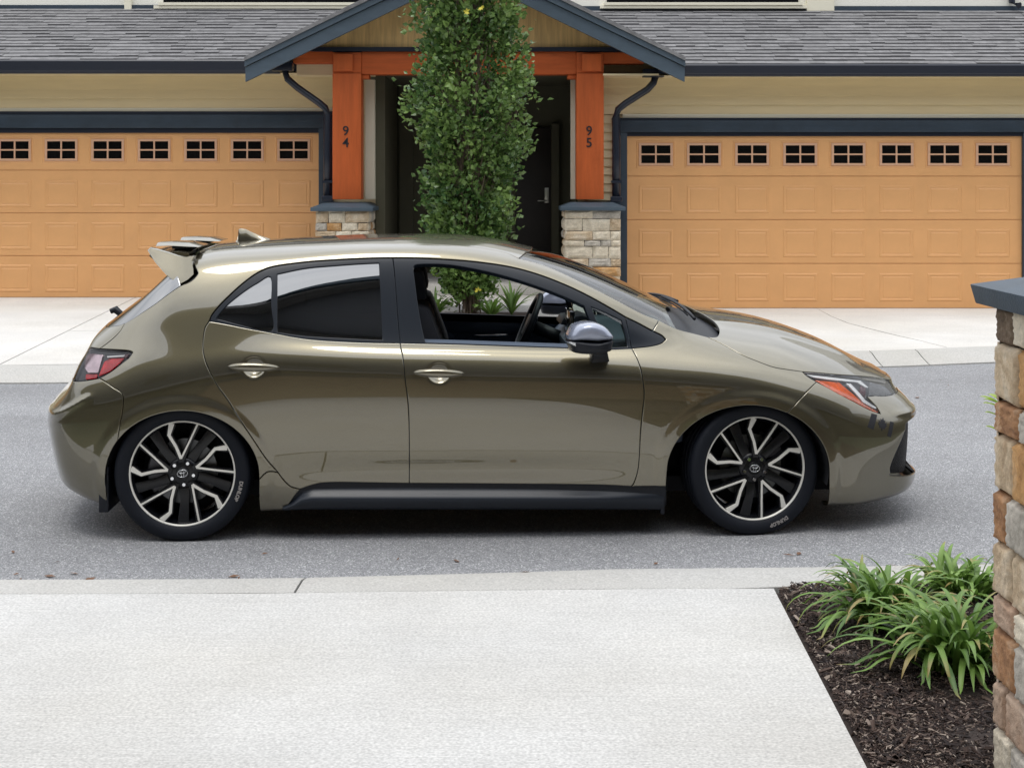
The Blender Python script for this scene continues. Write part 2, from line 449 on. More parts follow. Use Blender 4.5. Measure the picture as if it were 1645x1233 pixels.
def join(*ps):
    o = []
    for p in ps:
        for q in p:
            if not o or (abs(o[-1][0]-q[0])+abs(o[-1][1]-q[1]) > 1e-5): o.append(tuple(q))
    if abs(o[-1][0]-o[0][0])+abs(o[-1][1]-o[0][1]) < 1e-5: o.pop()
    return o
def resample(poly, step=0.010):
    """even spacing in metres, corners kept"""
    o = []
    n = len(poly)
    for i in range(n):
        a, b = np.array(poly[i]), np.array(poly[(i+1) % n])
        mid = (a+b)/2
        lu, lv = samp(LU, *mid), samp(LV, *mid)
        L_ = math.hypot((b-a)[0]*lu, (b-a)[1]*lv)
        if L_ < 0.0012 and not (i == 0): 
            continue
        k = max(1, int(L_/step))
        for t in range(k): o.append(tuple(a+(b-a)*t/k))
    return o
def on_edge(p): return p[0] < 1e-3 or p[0] > NC-1-1e-3 or p[1] > NR-1-1e-3
def inset(poly, d):
    n = len(poly); o = []
    A = 0
    for i in range(n):
        a, b = poly[i], poly[(i+1) % n]; A += a[0]*b[1]-b[0]*a[1]
    s = 1 if A > 0 else -1
    for i in range(n):
        p = poly[i]; a, b = poly[i-1], poly[(i+1) % n]
        lu, lv = float(samp(LU, *p)), float(samp(LV, *p))
        t1 = np.array([(p[0]-a[0])*lu, (p[1]-a[1])*lv]); t2 = np.array([(b[0]-p[0])*lu, (b[1]-p[1])*lv])
        t1 /= np.linalg.norm(t1)+1e-12; t2 /= np.linalg.norm(t2)+1e-12
        if on_edge(p):
            # slide along the centre line only
            t = t1 if on_edge(b) else t2
            nn = np.array([-t[1], t[0]])*s
            du, dv = nn[0]*d/lu, nn[1]*d/lv
            if on_edge(a) and on_edge(b): du = dv = 0
            elif p[1] > NR-1-1e-3: dv = 0
            else: du = 0
            o.append((p[0]+du, min(NR-1, p[1]+dv)))
            continue
        n1 = np.array([-t1[1], t1[0]]); n2 = np.array([-t2[1], t2[0]])
        m = n1+n2; L_ = np.linalg.norm(m)
        if L_ < 0.3: m = n1; k = 1
        else: m /= L_; k = min(1.8, 1/max(0.3, m@n1))
        m = m*s*d*k
        o.append((p[0]+m[0]/lu, p[1]+m[1]/lv))
    return o
def inside(poly, pts):
    px, py = pts[:, 0], pts[:, 1]
    r = np.zeros(len(pts), bool)
    a = np.array(poly); b = np.roll(a, -1, axis=0)
    for (x1, y1), (x2, y2) in zip(a, b):
        if y1 == y2: continue
        c = ((y1 > py) != (y2 > py)) & (px < (x2-x1)*(py-y1)/(y2-y1)+x1)
        r ^= c
    return r
def cut(outer, holes=(), gap=0.0018, off=0.0, lip=0.010, round_=0.0035, gu=12, gv=10, step=0.010):
    """cut a panel out of the master surface -> verts (x,y=-w,z), tris, normals; flanged edge"""
    rings = []
    for k, pl in enumerate([outer]+list(holes)):
        pl = resample(pl, step)
        A = sum(pl[i][0]*pl[(i+1) % len(pl)][1]-pl[(i+1) % len(pl)][0]*pl[i][1] for i in range(len(pl)))
        g = gap if k == 0 else -gap
        rr = round_ if k == 0 else -round_
        r1 = inset(pl, g) if gap else pl
        r2 = inset(pl, g+rr)
        rings.append((r1, r2, [on_edge(p) for p in pl]))
    ob = np.array(rings[0][0])
    u0, v0 = ob.min(0); u1, v1 = ob.max(0)
    us = np.arange(math.ceil(u0*gu), math.floor(u1*gu)+1)/gu
    vs = np.arange(math.ceil(v0*gv), math.floor(v1*gv)+1)/gv
    gp = np.array([(a, b) for a in us for b in vs]) if len(us) and len(vs) else np.zeros((0, 2))
    if len(gp):
        k = inside(rings[0][1], gp)
        for h in rings[1:]: k &= ~inside(h[1], gp)
        gp = gp[k]
    if len(gp):
        allr = np.array([q for r in rings for q in r[1]])
        lu = samp(LU, gp[:, 0], gp[:, 1]); lv = samp(LV, gp[:, 0], gp[:, 1])
        keep = np.ones(len(gp), bool)
        for q in allr:
            dd = ((gp[:, 0]-q[0])*lu)**2+((gp[:, 1]-q[1])*lv)**2
            keep &= dd > (step*0.55)**2
        gp = gp[keep]
    pts = []; edges = []; ring_idx = []
    for r1, r2, oe in rings:
        for r in (r1, r2):
            b = len(pts); pts += [tuple(q) for q in r]; m = len(r)
            edges += [(b+i, b+(i+1) % m) for i in range(m)]
            ring_idx.append((b, m))
    nb = len(pts)
    pts += [tuple(q) for q in gp]
    SCL = (0.17, 0.09)
    res = geometry.delaunay_2d_cdt([Vector((p[0]*SCL[0], p[1]*SCL[1])) for p in pts], edges, [], 0, 1e-7)
    V2 = np.array([(v[0]/SCL[0], v[1]/SCL[1]) for v in res[0]])
    T = np.array(res[2])
    cen = V2[T].mean(1)
    k = inside(rings[0][0], cen)
    for h in rings[1:]: k &= ~inside(h[0], cen)
    T = T[k]
    orig = res[3]
    lower = set()
    for (r1, r2, oe), (b, m) in zip(rings, ring_idx[::2]):
        for i in range(m):
            if not oe[i]: lower.add(b+i)
    p3 = samp(G, V2[:, 0], V2[:, 1]); n3 = samp(Nn, V2[:, 0], V2[:, 1])
    n3 /= np.linalg.norm(n3, axis=1, keepdims=True)
    p3 = p3 + n3*off
    where = {}
    for i, o in enumerate(orig):
        for q in o: where[q] = i
        if any(q in lower for q in o): p3[i] -= n3[i]*min(0.0018, abs(round_)*.6)
    verts = p3*np.array([1, -1, 1.0]); norms = n3*np.array([1, -1, 1.0])
    # orientation
    a, b, c = verts[T[:, 0]], verts[T[:, 1]], verts[T[:, 2]]
    fn = np.cross(b-a, c-a)
    flip = (fn*norms[T[:, 0]]).sum(1) < 0
    T[flip] = T[flip][:, ::-1]
    verts = verts.tolist(); norms = norms.tolist(); faces = T.tolist()
    if lip > 0:
        for (r1, r2, oe), (b, m) in zip(rings, ring_idx[::2]):
            top = [where.get(b+i) for i in range(m)]
            base = len(verts)
            P3 = [verts[t] for t in top]; N3 = [norms[t] for t in top]
            for i in range(m):
                p, n = np.array(P3[i]), np.array(N3[i])
                t = np.array(P3[(i+1) % m])-np.array(P3[i-1])
                o = np.cross(t, n); o /= np.linalg.norm(o)+1e-12
                q = np.array(verts[where[b+m+i]])       # inner ring point
                if (p-q)@o < 0: o = -o
                nn = o
                verts.append(list(p)); norms.append(list(nn))
                verts.append(list(p-n*lip)); norms.append(list(nn))
            for i in range(m):
                j = (i+1) % m
                if oe[i] and oe[j]: continue
                f = [base+2*i, base+2*j, base+2*j+1, base+2*i+1]
                a, b_, c = (np.array(verts[k_]) for k_ in f[:3])
                if np.cross(b_-a, c-a)@np.array(norms[f[0]]) < 0: f = f[::-1]
                faces.append(f)
            # soften the rim normal
            for i in range(m):
                if oe[i]: continue
                t = top[i]; n = np.array(norms[t]); o = np.array(norms[base+2*i])
                nn = n+0.55*o; norms[t] = list(nn/np.linalg.norm(nn))
    return verts, faces, norms
def panel(name, data, mtl, side='near', parent=None, **kw):
    v, f, n = data
    if side in ('far', 'both'):
        vm = [(a, -b, c) for a, b, c in v]; nm = [(a, -b, c) for a, b, c in n]
        fm = [tuple(reversed(q)) for q in f]
    if side == 'near': V, Fc, Nm = v, f, n
    elif side == 'far': V, Fc, Nm = vm, fm, nm
    else:
        k = len(v); V = list(v)+vm; Fc = [tuple(q) for q in f]+[tuple(i+k for i in q) for q in fm]; Nm = list(n)+nm
    me = bpy.data.meshes.new(name)
    me.from_pydata([tuple(p) for p in V], [], [tuple(q) for q in Fc]); me.update()
    me.polygons.foreach_set('use_smooth', [True]*len(me.polygons))
    me.normals_split_custom_set_from_vertices([tuple(q) for q in Nm])
    return link(name, me, mtl, parent or car, **kw)
def two(name, data, mtl, parents=None, **kw):
    a = panel(name, data, mtl, 'near', parents[0] if parents else None, **kw)
    b = panel(name, data, mtl, 'far', parents[1] if parents else None, **kw)
    return a, b

# ---- materials of the car
def paint_mat():
    m = mat("bronze_paint", (0.150, 0.131, 0.080), rough=0.34, metal=1.0, coat=1.0, coat_rough=0.01)
    m.node_tree.nodes["Principled BSDF"].inputs["Coat IOR"].default_value = 1.95
    nt = m.node_tree; N = nt.nodes; L = nt.links; b = N["Principled BSDF"]
    tc = N.new("ShaderNodeTexCoord")
    vo = N.new("ShaderNodeTexVoronoi"); vo.inputs["Scale"].default_value = 900
    L.new(tc.outputs["Object"], vo.inputs["Vector"])
    mr = N.new("ShaderNodeMapRange"); mr.inputs["To Min"].default_value = 0.86; mr.inputs["To Max"].default_value = 1.16
    L.new(vo.outputs["Color"], mr.inputs["Value"])
    hs = N.new("ShaderNodeHueSaturation"); hs.inputs["Color"].default_value = (0.150, 0.131, 0.080, 1)
    L.new(mr.outputs["Result"], hs.inputs["Value"]); L.new(hs.outputs["Color"], b.inputs["Base Color"])
    return m
PAINT = paint_mat()
TRIM = mat("black_trim", (0.010, 0.014, 0.021), rough=0.33, spec=0.35)
PLAST = mat("black_plastic", (0.009, 0.011, 0.017), rough=0.45, spec=0.35, bump=0.1, bscale=300)
GLOSSB = mat("gloss_black", (0.008, 0.009, 0.012), rough=0.12, coat=1.0)
RUBBER = mat("rubber", (0.0065, 0.0085, 0.014), rough=0.6, spec=0.25, bump=0.15, bscale=120)
DARK = mat("dark_liner", (0.008, 0.009, 0.012), rough=0.9)
INTR = mat("cabin_plastic", (0.11, 0.14, 0.19), rough=0.5, bump=0.2, bscale=200)
FABRIC = mat("seat_fabric", (0.012, 0.014, 0.02), rough=0.9, bump=0.4, bscale=400)
CHROME = mat("chrome", (0.75, 0.76, 0.78), rough=0.08, metal=1.0)
MACH = mat("machined_alloy", (0.82, 0.80, 0.74), rough=0.38, metal=0.25)
ALLOYB = mat("black_alloy", (0.0045, 0.005, 0.007), rough=0.25, spec=0.4)
STEEL = mat("brake_steel", (0.16, 0.165, 0.17), rough=0.4, metal=0.9)
AMBER = mat("amber_lens", (0.62, 0.10, 0.008), rough=0.1, coat=1.0, var=0.35, scale=40)
REDL = mat("red_lens", (0.50, 0.003, 0.012), rough=0.2, coat=0.1, var=0.5, scale=25)
DREDL = mat("dark_red_lens", (0.05, 0.003, 0.010), rough=0.2)
CLEARL = mat("clear_lamp_plastic", (0.36, 0.27, 0.30), rough=0.1, metal=0.6, coat=1.0, var=0.3, scale=30)
WHITEL = mat("light_guide", (0.72, 0.74, 0.75), rough=0.12, coat=1.0)
LAMPB = mat("lamp_bezel", (0.02, 0.02, 0.026), rough=0.3)
LAMPG = mat("lamp_reflector", (0.32, 0.33, 0.34), rough=0.18, metal=0.8, var=0.3, scale=40)
TINT = glass("privacy_glass", (0.03, 0.035, 0.04), refl=1.0, ior=3.3)
WSG = glass("windscreen_glass", (0.62, 0.72, 0.66), refl=1.0, ior=1.75)
LENS = glass("lamp_lens", (0.97, 0.97, 0.97), ior=1.27)
DECAL = mat("black_decal", (0.01, 0.01, 0.014), rough=0.5)
TXT = mat("tyre_lettering", (0.30, 0.28, 0.27), rough=0.6)

# ---- shared seams (picture points laid on the surface)
belt_R = path((336,516),(390,526),(442,535.5),(495,544.5),(560,549),(643,551))
belt_F = path((643,551),(780,554.5),(912,559),(975,561),(1015,559.5))
tri_low = path((1015,559.5),(1045,556),(1062,551.5),(1070,545))
dloF = path((631,414),(711,416),(772,421),(833,431),(894,451),(939,471.5),(1005,509))
triA = path((1005,509),(1028,520),(1049,531))
triB = path((1049,531),(1063,538),(1070,545))
dloR = path((336,516),(340,506),(352,491),(371,472),(393,452.5),(417,436),(442,427),(490,420.5),(539,417),(580,415),(631,414))
b_up = path((631,414),(637,480),(643,551))
b_low = path((643,551),(650,600),(656,650),(657.5,700),(657.5,776))
rd_rear1 = path((336,516),(328.5,530),(326,559),(332,586),(347,615.5),(369,647),(401,697),(425,733),(446,758))
rd_rear2 = path((446,758),(456,771),(467,781),(482,785.5))
rd_bot = path((482,785.5),(503,778.5),(523,775),(560,774.5),(657.5,776))
fd_bot = path((657.5,776),(800,777),(957,778.5),(1014,781))
fd_front = path((1015,559.5),(1027,585),(1033,612),(1035,634),(1032,664),(1029,700),(1025.6,750),(1019,774),(1014,781))
def arch(cx, rx, rz, a0, a1, n=14):
    return path(*[('s', cx+rx*math.cos(R(a)), .297+rz*math.sin(R(a))) for a in np.linspace(a0, a1, n)], n=3)
ARR = (-1.3135, .350, .306)
ARF = (1.290, .380, .314)
ar_a = arch(*ARR, -2, 146)                    # door side, over the top, to the bumper seam
ar_b = arch(*ARR, 146, 180, 6)
seamq = path(('s', ARR[0]+ARR[1]*math.cos(R(146)), .297+ARR[2]*math.sin(R(146))), (198,640),(180,621),(160,607.5))
af_a = arch(*ARF, 180, 62, 12)
af_b = arch(*ARF, 62, 0, 8)
lamp_top1 = path((213,566),(207,563.5),(185,561.5),(160,559.5))
lamp_top2 = path((160,559.5),(146,558),('b',.60,.842),('b',.50,.838),('b',.38,.83))
lamp_in = path(('b',.38,.83),('b',.42,.74))
lamp_bot2 = path(('b',.42,.74),('b',.52,.728),('b',.62,.722),(140,611),(160,607.5))
lamp_bot1 = path((160,607.5),(178,597),(195,584),(207,574.5),(213,566))
rg_side = path((290,459),(268,474),(245,491),(216,510),(200,519))
rg_bot = path((200,519),(184,523),('t',-1.735,.52),('t',-1.76,.25),('uv',0,0)) if False else None
def tpk(x, w): return pick(('t', x, w))
def top_line(x): 
    """uv on the centre line at x"""
    xs = G[:, -1, 0]; return (float(np.interp(x, xs, US)), NR-1.0)
rg_bot = cr([pick((200,519)), pick((186,523)), tpk(-1.74,.50), tpk(-1.76,.25), top_line(-1.765)])
rg_top = cr([top_line(-1.415), tpk(-1.42,.3), tpk(-1.41,.48), pick((290,459))])
tg_side = path((200,519),(193,531),(184,541),(172,551),(160,559.5))
roof_seam = path((833,415),(815,407),(780,399.5),(720,394),(620,391.5),(520,393),(430,397.5),(360,403),(316,410))
sp_gap = path((316,410),(311,419),(316,433),(317,441),(306,452),(290,459))
ws_top = cr([pick((833,415)), tpk(.28,.42), tpk(.325,.22), top_line(.34)])
ws_side = path((833,415),(863,422.5),(894,434),(954,463),(1015,495),(1058,513.5))
ws_side2 = path((1058,513.5),(1072,521),(1088,528))
ws_bot = cr([top_line(1.06), tpk(1.03,.28), tpk(.965,.48), pick((1088,528))])
a_seam = path((1049,531),(1058,513.5))
cowl_e = path((1088,528),(1110,534),(1137,541))
hood_rear = cr([top_line(1.115), tpk(1.16,.22), tpk(1.205,.42), tpk(1.215,.55), tpk(1.185,.66), pick((1137,541))])
hood_sideA = path((1137,541),(1162,553),(1191,569),(1220,581),(1242,589),(1264,593),(1289,596.5))
hood_sideB = path((1289,596.5),(1340,600.5),(1400,604.5),(1438,606.5))
def nose_uv(z):
    zs = G[-1, :, 2]; 
    return (NC-1.0, float(np.interp(z, zs, VS)))
hood_front = cr([pick((1438,606.5)), pick(('f',.32,.668)), pick(('f',.16,.662)), nose_uv(.660)])
hl_low1 = path((1289,596.5),(1297,604),(1312,613))
hl_low2 = path((1312,613),(1328.6,621.6),(1353,635),(1389,654),(1415,664.5))
hl_in = path((1415,664.5),(1408,652),(1393,636.5),(1406,635),(1440,621),(1438,606.5), sharp=True)
bump_gap = path((1312,613),(1290,636),(1268,658.5)) 
bump_gap = cr([pick((1312,613)), pick((1290,636)), af_a[-1]])
gr_edge = cr([nose_uv(.535), pick(('f',.2,.53)), pick(('f',.36,.52)), pick((1461,676)), pick((1455,690)), pick((1448,708)), pick((1439,728)), pick((1431,748)), pick((1431,759)), pick((1437,764)), pick(('f',.40,.215)), pick(('f',.2,.205)), nose_uv(.20)])

bot_uv = lambda u0, u1, v=0.15: [(u0+(u1-u0)*k/30.0, v) for k in range(31)]
# ---- painted panels
side_outline = join(rg_side, tg_side, rev(lamp_top1), rev(lamp_bot1), rev(seamq), rev(ar_a), 
                    path(('s', ARR[0]+ARR[1]*math.cos(R(-2)), .297+ARR[2]*math.sin(R(-2))), (430,757.5),(446,758)),
                    rev(rd_rear1), dloR, dloF, triA, a_seam, rev(ws_side), roof_seam, sp_gap)
two("body_side", cut(side_outline), PAINT)
roof_rear = cr([top_line(-1.335), tpk(-1.335,.3), tpk(-1.325,.48), pick((316,410))])
panel("roof", cut(join(ws_top, [(u, NR-1.0) for u in np.linspace(top_line(.34)[0], top_line(-1.335)[0], 40)], roof_rear, rev(roof_seam))), PAINT, 'both')
rk = ar_a[0]
rock = join(path(('s', ARR[0]+ARR[1]*math.cos(R(-2)), .297+ARR[2]*math.sin(R(-2))), (430,757.5),(446,758)), rd_rear2,
            path((482,785.5),(470,801),(459,817),(459,821)), [(pick((459,821))[0]+(rk[0]-pick((459,821))[0])*k/8, 0.4) for k in range(9)], 
            path(('uv', rk[0], 0.4), ('s', -.965, .2), ('s', ARR[0]+ARR[1]*math.cos(R(-2)), .297+ARR[2]*math.sin(R(-2)))))
two("rocker_panel", cut(rock), PAINT)
rear_door = two("rear_door", cut(join(rd_rear1, rd_rear2, rd_bot, rev(b_low), rev(belt_R)), gu=26, gv=22), PAINT)
front_door = two("front_door", cut(join(b_low, fd_bot, rev(fd_front), rev(belt_F)), gu=26, gv=22), PAINT)
fend = join(a_seam, ws_side2, cowl_e, hood_sideA, hl_low1, bump_gap, rev(af_a),
            path(('s', ARF[0]-ARF[1], .297), (1070,781)), path((1070,781),(1014,781)), rev(fd_front), tri_low, rev(triB))
two("front_fender", cut(fend), PAINT)
panel("bonnet", cut(join(hood_rear, hood_sideA, hood_sideB, hood_front, [(NC-1.0, v) for v in np.linspace(nose_uv(.660)[1], NR-1, 12)],
      [(u, NR-1.0) for u in np.linspace(NC-1, top_line(1.115)[0], 40)])), PAINT, 'both')
ub = ar_b[-1][0]
rb = join(seamq, rev(lamp_bot2), path(('b',.42,.74),('b',.46,.66),('b',.43,.605)), path(('b',.43,.605),('b',.2,.60),('uv',0.0,4.2)),
          [(0.0, v) for v in np.linspace(4.2, 0.15, 14)], bot_uv(0, pick(('s', ARR[0]-ARR[1]+.002, .18))[0]),
          path(('s', ARR[0]-ARR[1]+.002, .18), ('s', ARR[0]-ARR[1], .24)), rev(ar_b))
panel("rear_bumper", cut(rb), PAINT, 'both')
panel("tailgate", cut(join(rg_bot, [(u, NR-1.0) for u in np.linspace(top_line(-1.765)[0], 0, 12)], [(0.0, v) for v in np.linspace(NR-1, 4.2, 16)],
      path(('uv',0.0,4.2),('b',.2,.60),('b',.43,.605)), path(('b',.43,.605),('b',.46,.66),('b',.42,.74)), rev(lamp_in), rev(lamp_top2), rev(tg_side))), PAINT, 'both')
ufr = pick(('s', ARF[0]+ARF[1], .18))[0]
fb = join(hood_front, [(NC-1.0, v) for v in np.linspace(nose_uv(.660)[1], nose_uv(.535)[1], 6)], gr_edge,
          [(NC-1.0, v) for v in np.linspace(nose_uv(.20)[1], 0.15, 8)], bot_uv(NC-1.0, ufr),
          path(('s', ARF[0]+ARF[1], .18), ('s', ARF[0]+ARF[1], .297)), rev(af_b), rev(bump_gap), hl_low2, hl_in)
front_bumper = panel("front_bumper", cut(fb), PAINT, 'both')
grl = join(gr_edge, [(NC-1.0, v) for v in np.linspace(nose_uv(.20)[1], nose_uv(.535)[1], 8)])
grille = panel("grille", cut(grl, off=-0.05, gap=0, lip=0.0), mat('grille_mesh', (.006,.006,.008), rough=.55, spec=.3, bump=1.0, bscale=160, bdist=.02), 'both')
panel("grille_surround", cut(grl, holes=[], off=-0.012, gap=0, lip=0.04, round_=0.004), GLOSSB, 'both') if False else None
# ---- glass and its black surrounds
rq = path((347,511),(364,491),(393,467.5),(415,453.5),(434,445),(435,490),(436,530.5),(390,522),(347,511), n=4)
rdg = join(path((446,440),(490,431),(540,426.5),(608,422.5)), path((608,422.5),(611,480),(614,545)), path((614,545),(550,542),(490,538.5),(446,532.5)), path((446,532.5),(446,440)))
fo = join(path((664,430),(668,425.5),(680,424)), path((680,424),(711,424.5),(741,428),(802,441),(863,460),(910,478),(938,491)), path((938,491),(950,522),(964,557)), path((964,557),(900,556),(800,552.5),(684,548.5)), path((684,548.5),(672,490),(664,430)))
fq = join(path((951,493),(975,503),(998,514)), path((998,514),(1005,540),(1007,556)), path((1007,556),(975,557.5)), path((975,557.5),(951,493)))
two("rear_window_frame", cut(join(dloR, b_up, rev(belt_R)), holes=[join(rq), rdg], off=-0.004, lip=0.02), TRIM)
two("front_window_frame", cut(join(dloF, path((1005,509),(1010,535),(1015,559.5)), rev(belt_F), rev(b_up)), holes=[fo, fq], off=-0.004, lip=0.035), TRIM)
two("corner_trim", cut(join(triA, triB, rev(tri_low), path((1015,559.5),(1010,535),(1005,509))), off=-0.004), TRIM)
two("quarter_window", cut(join(rq), off=-0.010, gap=-0.004, lip=0.003), TINT)
two("rear_side_window", cut(rdg, off=-0.010, gap=-0.004, lip=0.003), TINT)
two("front_quarter_window", cut(fq, off=-0.010, gap=-0.004, lip=0.003), WSG)
panel("windscreen", cut(join(ws_top, [(u, NR-1.0) for u in np.linspace(top_line(.34)[0], top_line(1.06)[0], 30)], ws_bot, rev(ws_side2), rev(ws_side)), off=-0.006, gap=-0.001, lip=0.003), WSG, 'both')
panel("cowl_cover", cut(join(ws_bot, cowl_e, rev(hood_rear), [(u, NR-1.0) for u in np.linspace(top_line(1.115)[0], top_line(1.06)[0], 6)]), off=-0.03, gap=-0.004, lip=0.02), PLAST, 'both')
panel("rear_window", cut(join(rg_side, rg_bot, [(u, NR-1.0) for u in np.linspace(top_line(-1.765)[0], top_line(-1.415)[0], 20)], rg_top), off=-0.002, gap=0.001, lip=0.01), TINT, 'both')
# ---- rear lamp
rl = two("rear_lamp", cut(join(lamp_top1, lamp_top2, lamp_in, lamp_bot2, lamp_bot1), off=-0.014), LAMPB)
lampo = join(lamp_top1, lamp_top2, lamp_in, lamp_bot2, lamp_bot1)
def lay(name, pts, m_, par, off, sharp=True, gap=0.0):
    o = join(path(*pts, n=4, sharp=sharp), [pick(pts[0])])
    return two(name, cut(o, off=off, gap=gap, lip=0.006, step=0.006), m_, par)
lay("red_reflector", [(157,603),(166,580),(174,575),(198,574.5),(190,583),(176,595)], REDL, rl, -0.006)
lay("dark_reflector", [(172,573),(206,567),(203,573.5),(176,575)], DREDL, rl, -0.006)
lay("light_strip", [(171,571),(200,569.5),(198,572),(171,573.5)], WHITEL, rl, -0.003)
lay("reversing_lamp", [(135,566),(150,566),(164,568),(156,598),(140,598),(134,590)], CLEARL, rl, -0.006)
lay("lower_reflector", [(137,600),(155,600),(154,606.5),(136,608.5)], REDL, rl, -0.005)
two("lens", cut(lampo, off=0.0, gap=0.003), LENS, rl)
# ---- headlamp
hlo = join(hood_sideB, rev(hl_in), rev(hl_low2), rev(hl_low1))
hl = two("headlamp", cut(hlo, off=-0.022), LAMPB)
lay("turn_signal", [(1311,608.5),(1350,612),(1363,623),(1387,645),(1413,660.5),(1411,662),(1389,652),(1353,633.5),(1330,620.5)], AMBER, hl, -0.008)
lay("light_guide", [(1296,599.5),(1340,604),(1384,609),(1397,620),(1393,620),(1379,611.5),(1335,607.5),(1309,604)], WHITEL, hl, -0.007)
lay("light_strip", [(1361,613.5),(1368,614),(1392,641),(1411,654),(1408,655.5),(1388,645)], WHITEL, hl, -0.006)
lay("projector_lens", [(1386,613),(1394,616),(1393,634),(1383,626)], DREDL, hl, -0.014)
lay("reflector_bowl", [(1399,609.5),(1437,609),(1439,619.5),(1406,632),(1398,633)], LAMPG, hl, -0.012)
two("lens", cut(hlo, off=-0.001, gap=0.003), LENS, hl)
# ---- maple flag decal on the bumper corner
def decal(name, pts):
    uv = [pick(p) for p in pts]
    o = []
    for a, b in zip(uv, uv[1:]+uv[:1]): o += [tuple(np.array(a)+(np.array(b)-np.array(a))*k/3) for k in range(3)]
    return panel(name, cut(o, off=0.0012, gap=0, lip=0.0008, round_=0.0006, step=0.004), DECAL, 'near', front_bumper)
decal("flag_bar", [(1400,663.5),(1409,666),(1403,690),(1393.5,685.5)])
decal("flag_bar", [(1430,676.5),(1435.6,678),(1431,702.5),(1425.3,700)])
lf = [(0,-10),(2,-6),(4.5,-7.5),(4,-2.5),(7.5,-5),(7,-1),(9,0),(5,4),(5.5,6),(1,5.5),(1,9.5),(-1,9.5),(-1,5.5),(-5.5,6),(-5,4),(-9,0),(-7,-1),(-7.5,-5),(-4,-2.5),(-4.5,-7.5),(-2,-6)]
decal("maple_leaf", [(1417.5+x*0.85-y*0.12, 681.5+y*1.1+x*0.3) for x, y in lf])

# ---- dark insides: inner skins, liners, floor
for nm, ol, of, m_ in (("door_trim", join(rd_rear1, rd_rear2, rd_bot, rev(b_low), rev(belt_R)), -0.10, INTR),
                   ("door_trim", join(b_low, fd_bot, rev(fd_front), rev(belt_F)), -0.10, INTR)):
    two(nm, cut(ol, off=of, gap=-0.008, lip=0.0), m_)
def strip(name, pth, o1, o2, m_, side='two'):
    uv = np.array(pth); p = samp(G, uv[:, 0], uv[:, 1]); n = samp(Nn, uv[:, 0], uv[:, 1])
    a = (p+n*o1)*np.array([1, -1, 1.0]); b = (p+n*o2)*np.array([1, -1, 1.0])
    b[:, 2] = a[:, 2]+0.012
    V = a.tolist()+b.tolist(); k = len(a)
    Fc = [(i, i+1, k+i+1, k+i) for i in range(k-1)]
    mesh_from(name, V, Fc, m_, car, smooth=True)
    mesh_from(name, [(x, -y, z) for x, y, z in V], [f[::-1] for f in Fc], m_, car, smooth=True)
strip("window_ledge", join(rev(belt_F)) , -0.004, -0.11, INTR)
strip("window_ledge", join(rev(belt_R)) , -0.004, -0.11, INTR)
# pillar covers and headlining
two("pillar_cover", cut(join(path((612,418),(655,418)), path((655,418),(668,485),(686,552)), path((686,552),(616,550)), path((616,550),(612,418))), off=-0.06, gap=0, lip=0.04), INTR)
panel("headlining", cut(join(ws_top, [(u, NR-1.0) for u in np.linspace(top_line(.34)[0], top_line(-1.335)[0], 40)], roof_rear, rev(roof_seam)), off=-0.03, gap=0, lip=0.0, gu=4, gv=4, step=0.03), mat("headlining_cloth", (0.10,0.10,0.10), rough=0.9), 'both')
mb = MB()
mb.box(-1.75, 1.95, -0.66, 0.66, 0.17, 0.24)
mb.box(-0.93, 0.92, -0.80, 0.80, 0.13, 0.26)
mb.box(-1.9, -1.75, -0.55, 0.55, 0.24, 0.40)
mb.box(1.0, 1.9, -0.52, 0.52, 0.24, 0.60)
mb.box(-1.72, -0.95, -0.50, 0.50, 0.24, 0.62)
mb.build("underbody", DARK, car)
for cx, rx in ((ARR[0], .352), (ARF[0], .382)):
    for s in (-1, 1):
        L_ = MB(); pr = []
        n = 26
        vs = []
        for k in range(n+1):
            a = R(-12+204*k/n)
            x = cx+rx*math.cos(a); z = .297+(.312 if cx < 0 else .32)*math.sin(a)
            vs.append((x, s*0.865, z)); vs.append((x, s*0.52, z))
        L_.add(vs, [(2*k, 2*k+1, 2*k+3, 2*k+2) for k in range(n)])
        L_.add([(cx-rx, s*0.52, 0.2), (cx+rx, s*0.52, 0.2), (cx+rx, s*0.52, 0.63), (cx-rx, s*0.52, 0.63)], [(0, 1, 2, 3)])
        L_.build("wheel_arch_liner", DARK, car)
# mud guards low behind each wheel house
for s in (-1, 1):
    MB().box(-1.70, -1.655, s*0.70-0.13, s*0.70+0.13, 0.13, 0.34).build("splash_guard", PLAST, car, bevel=0.006)
    MB().box(0.885, 0.905, s*0.76-0.09, s*0.76+0.09, 0.10, 0.32).build("splash_guard", PLAST, car, bevel=0.006)
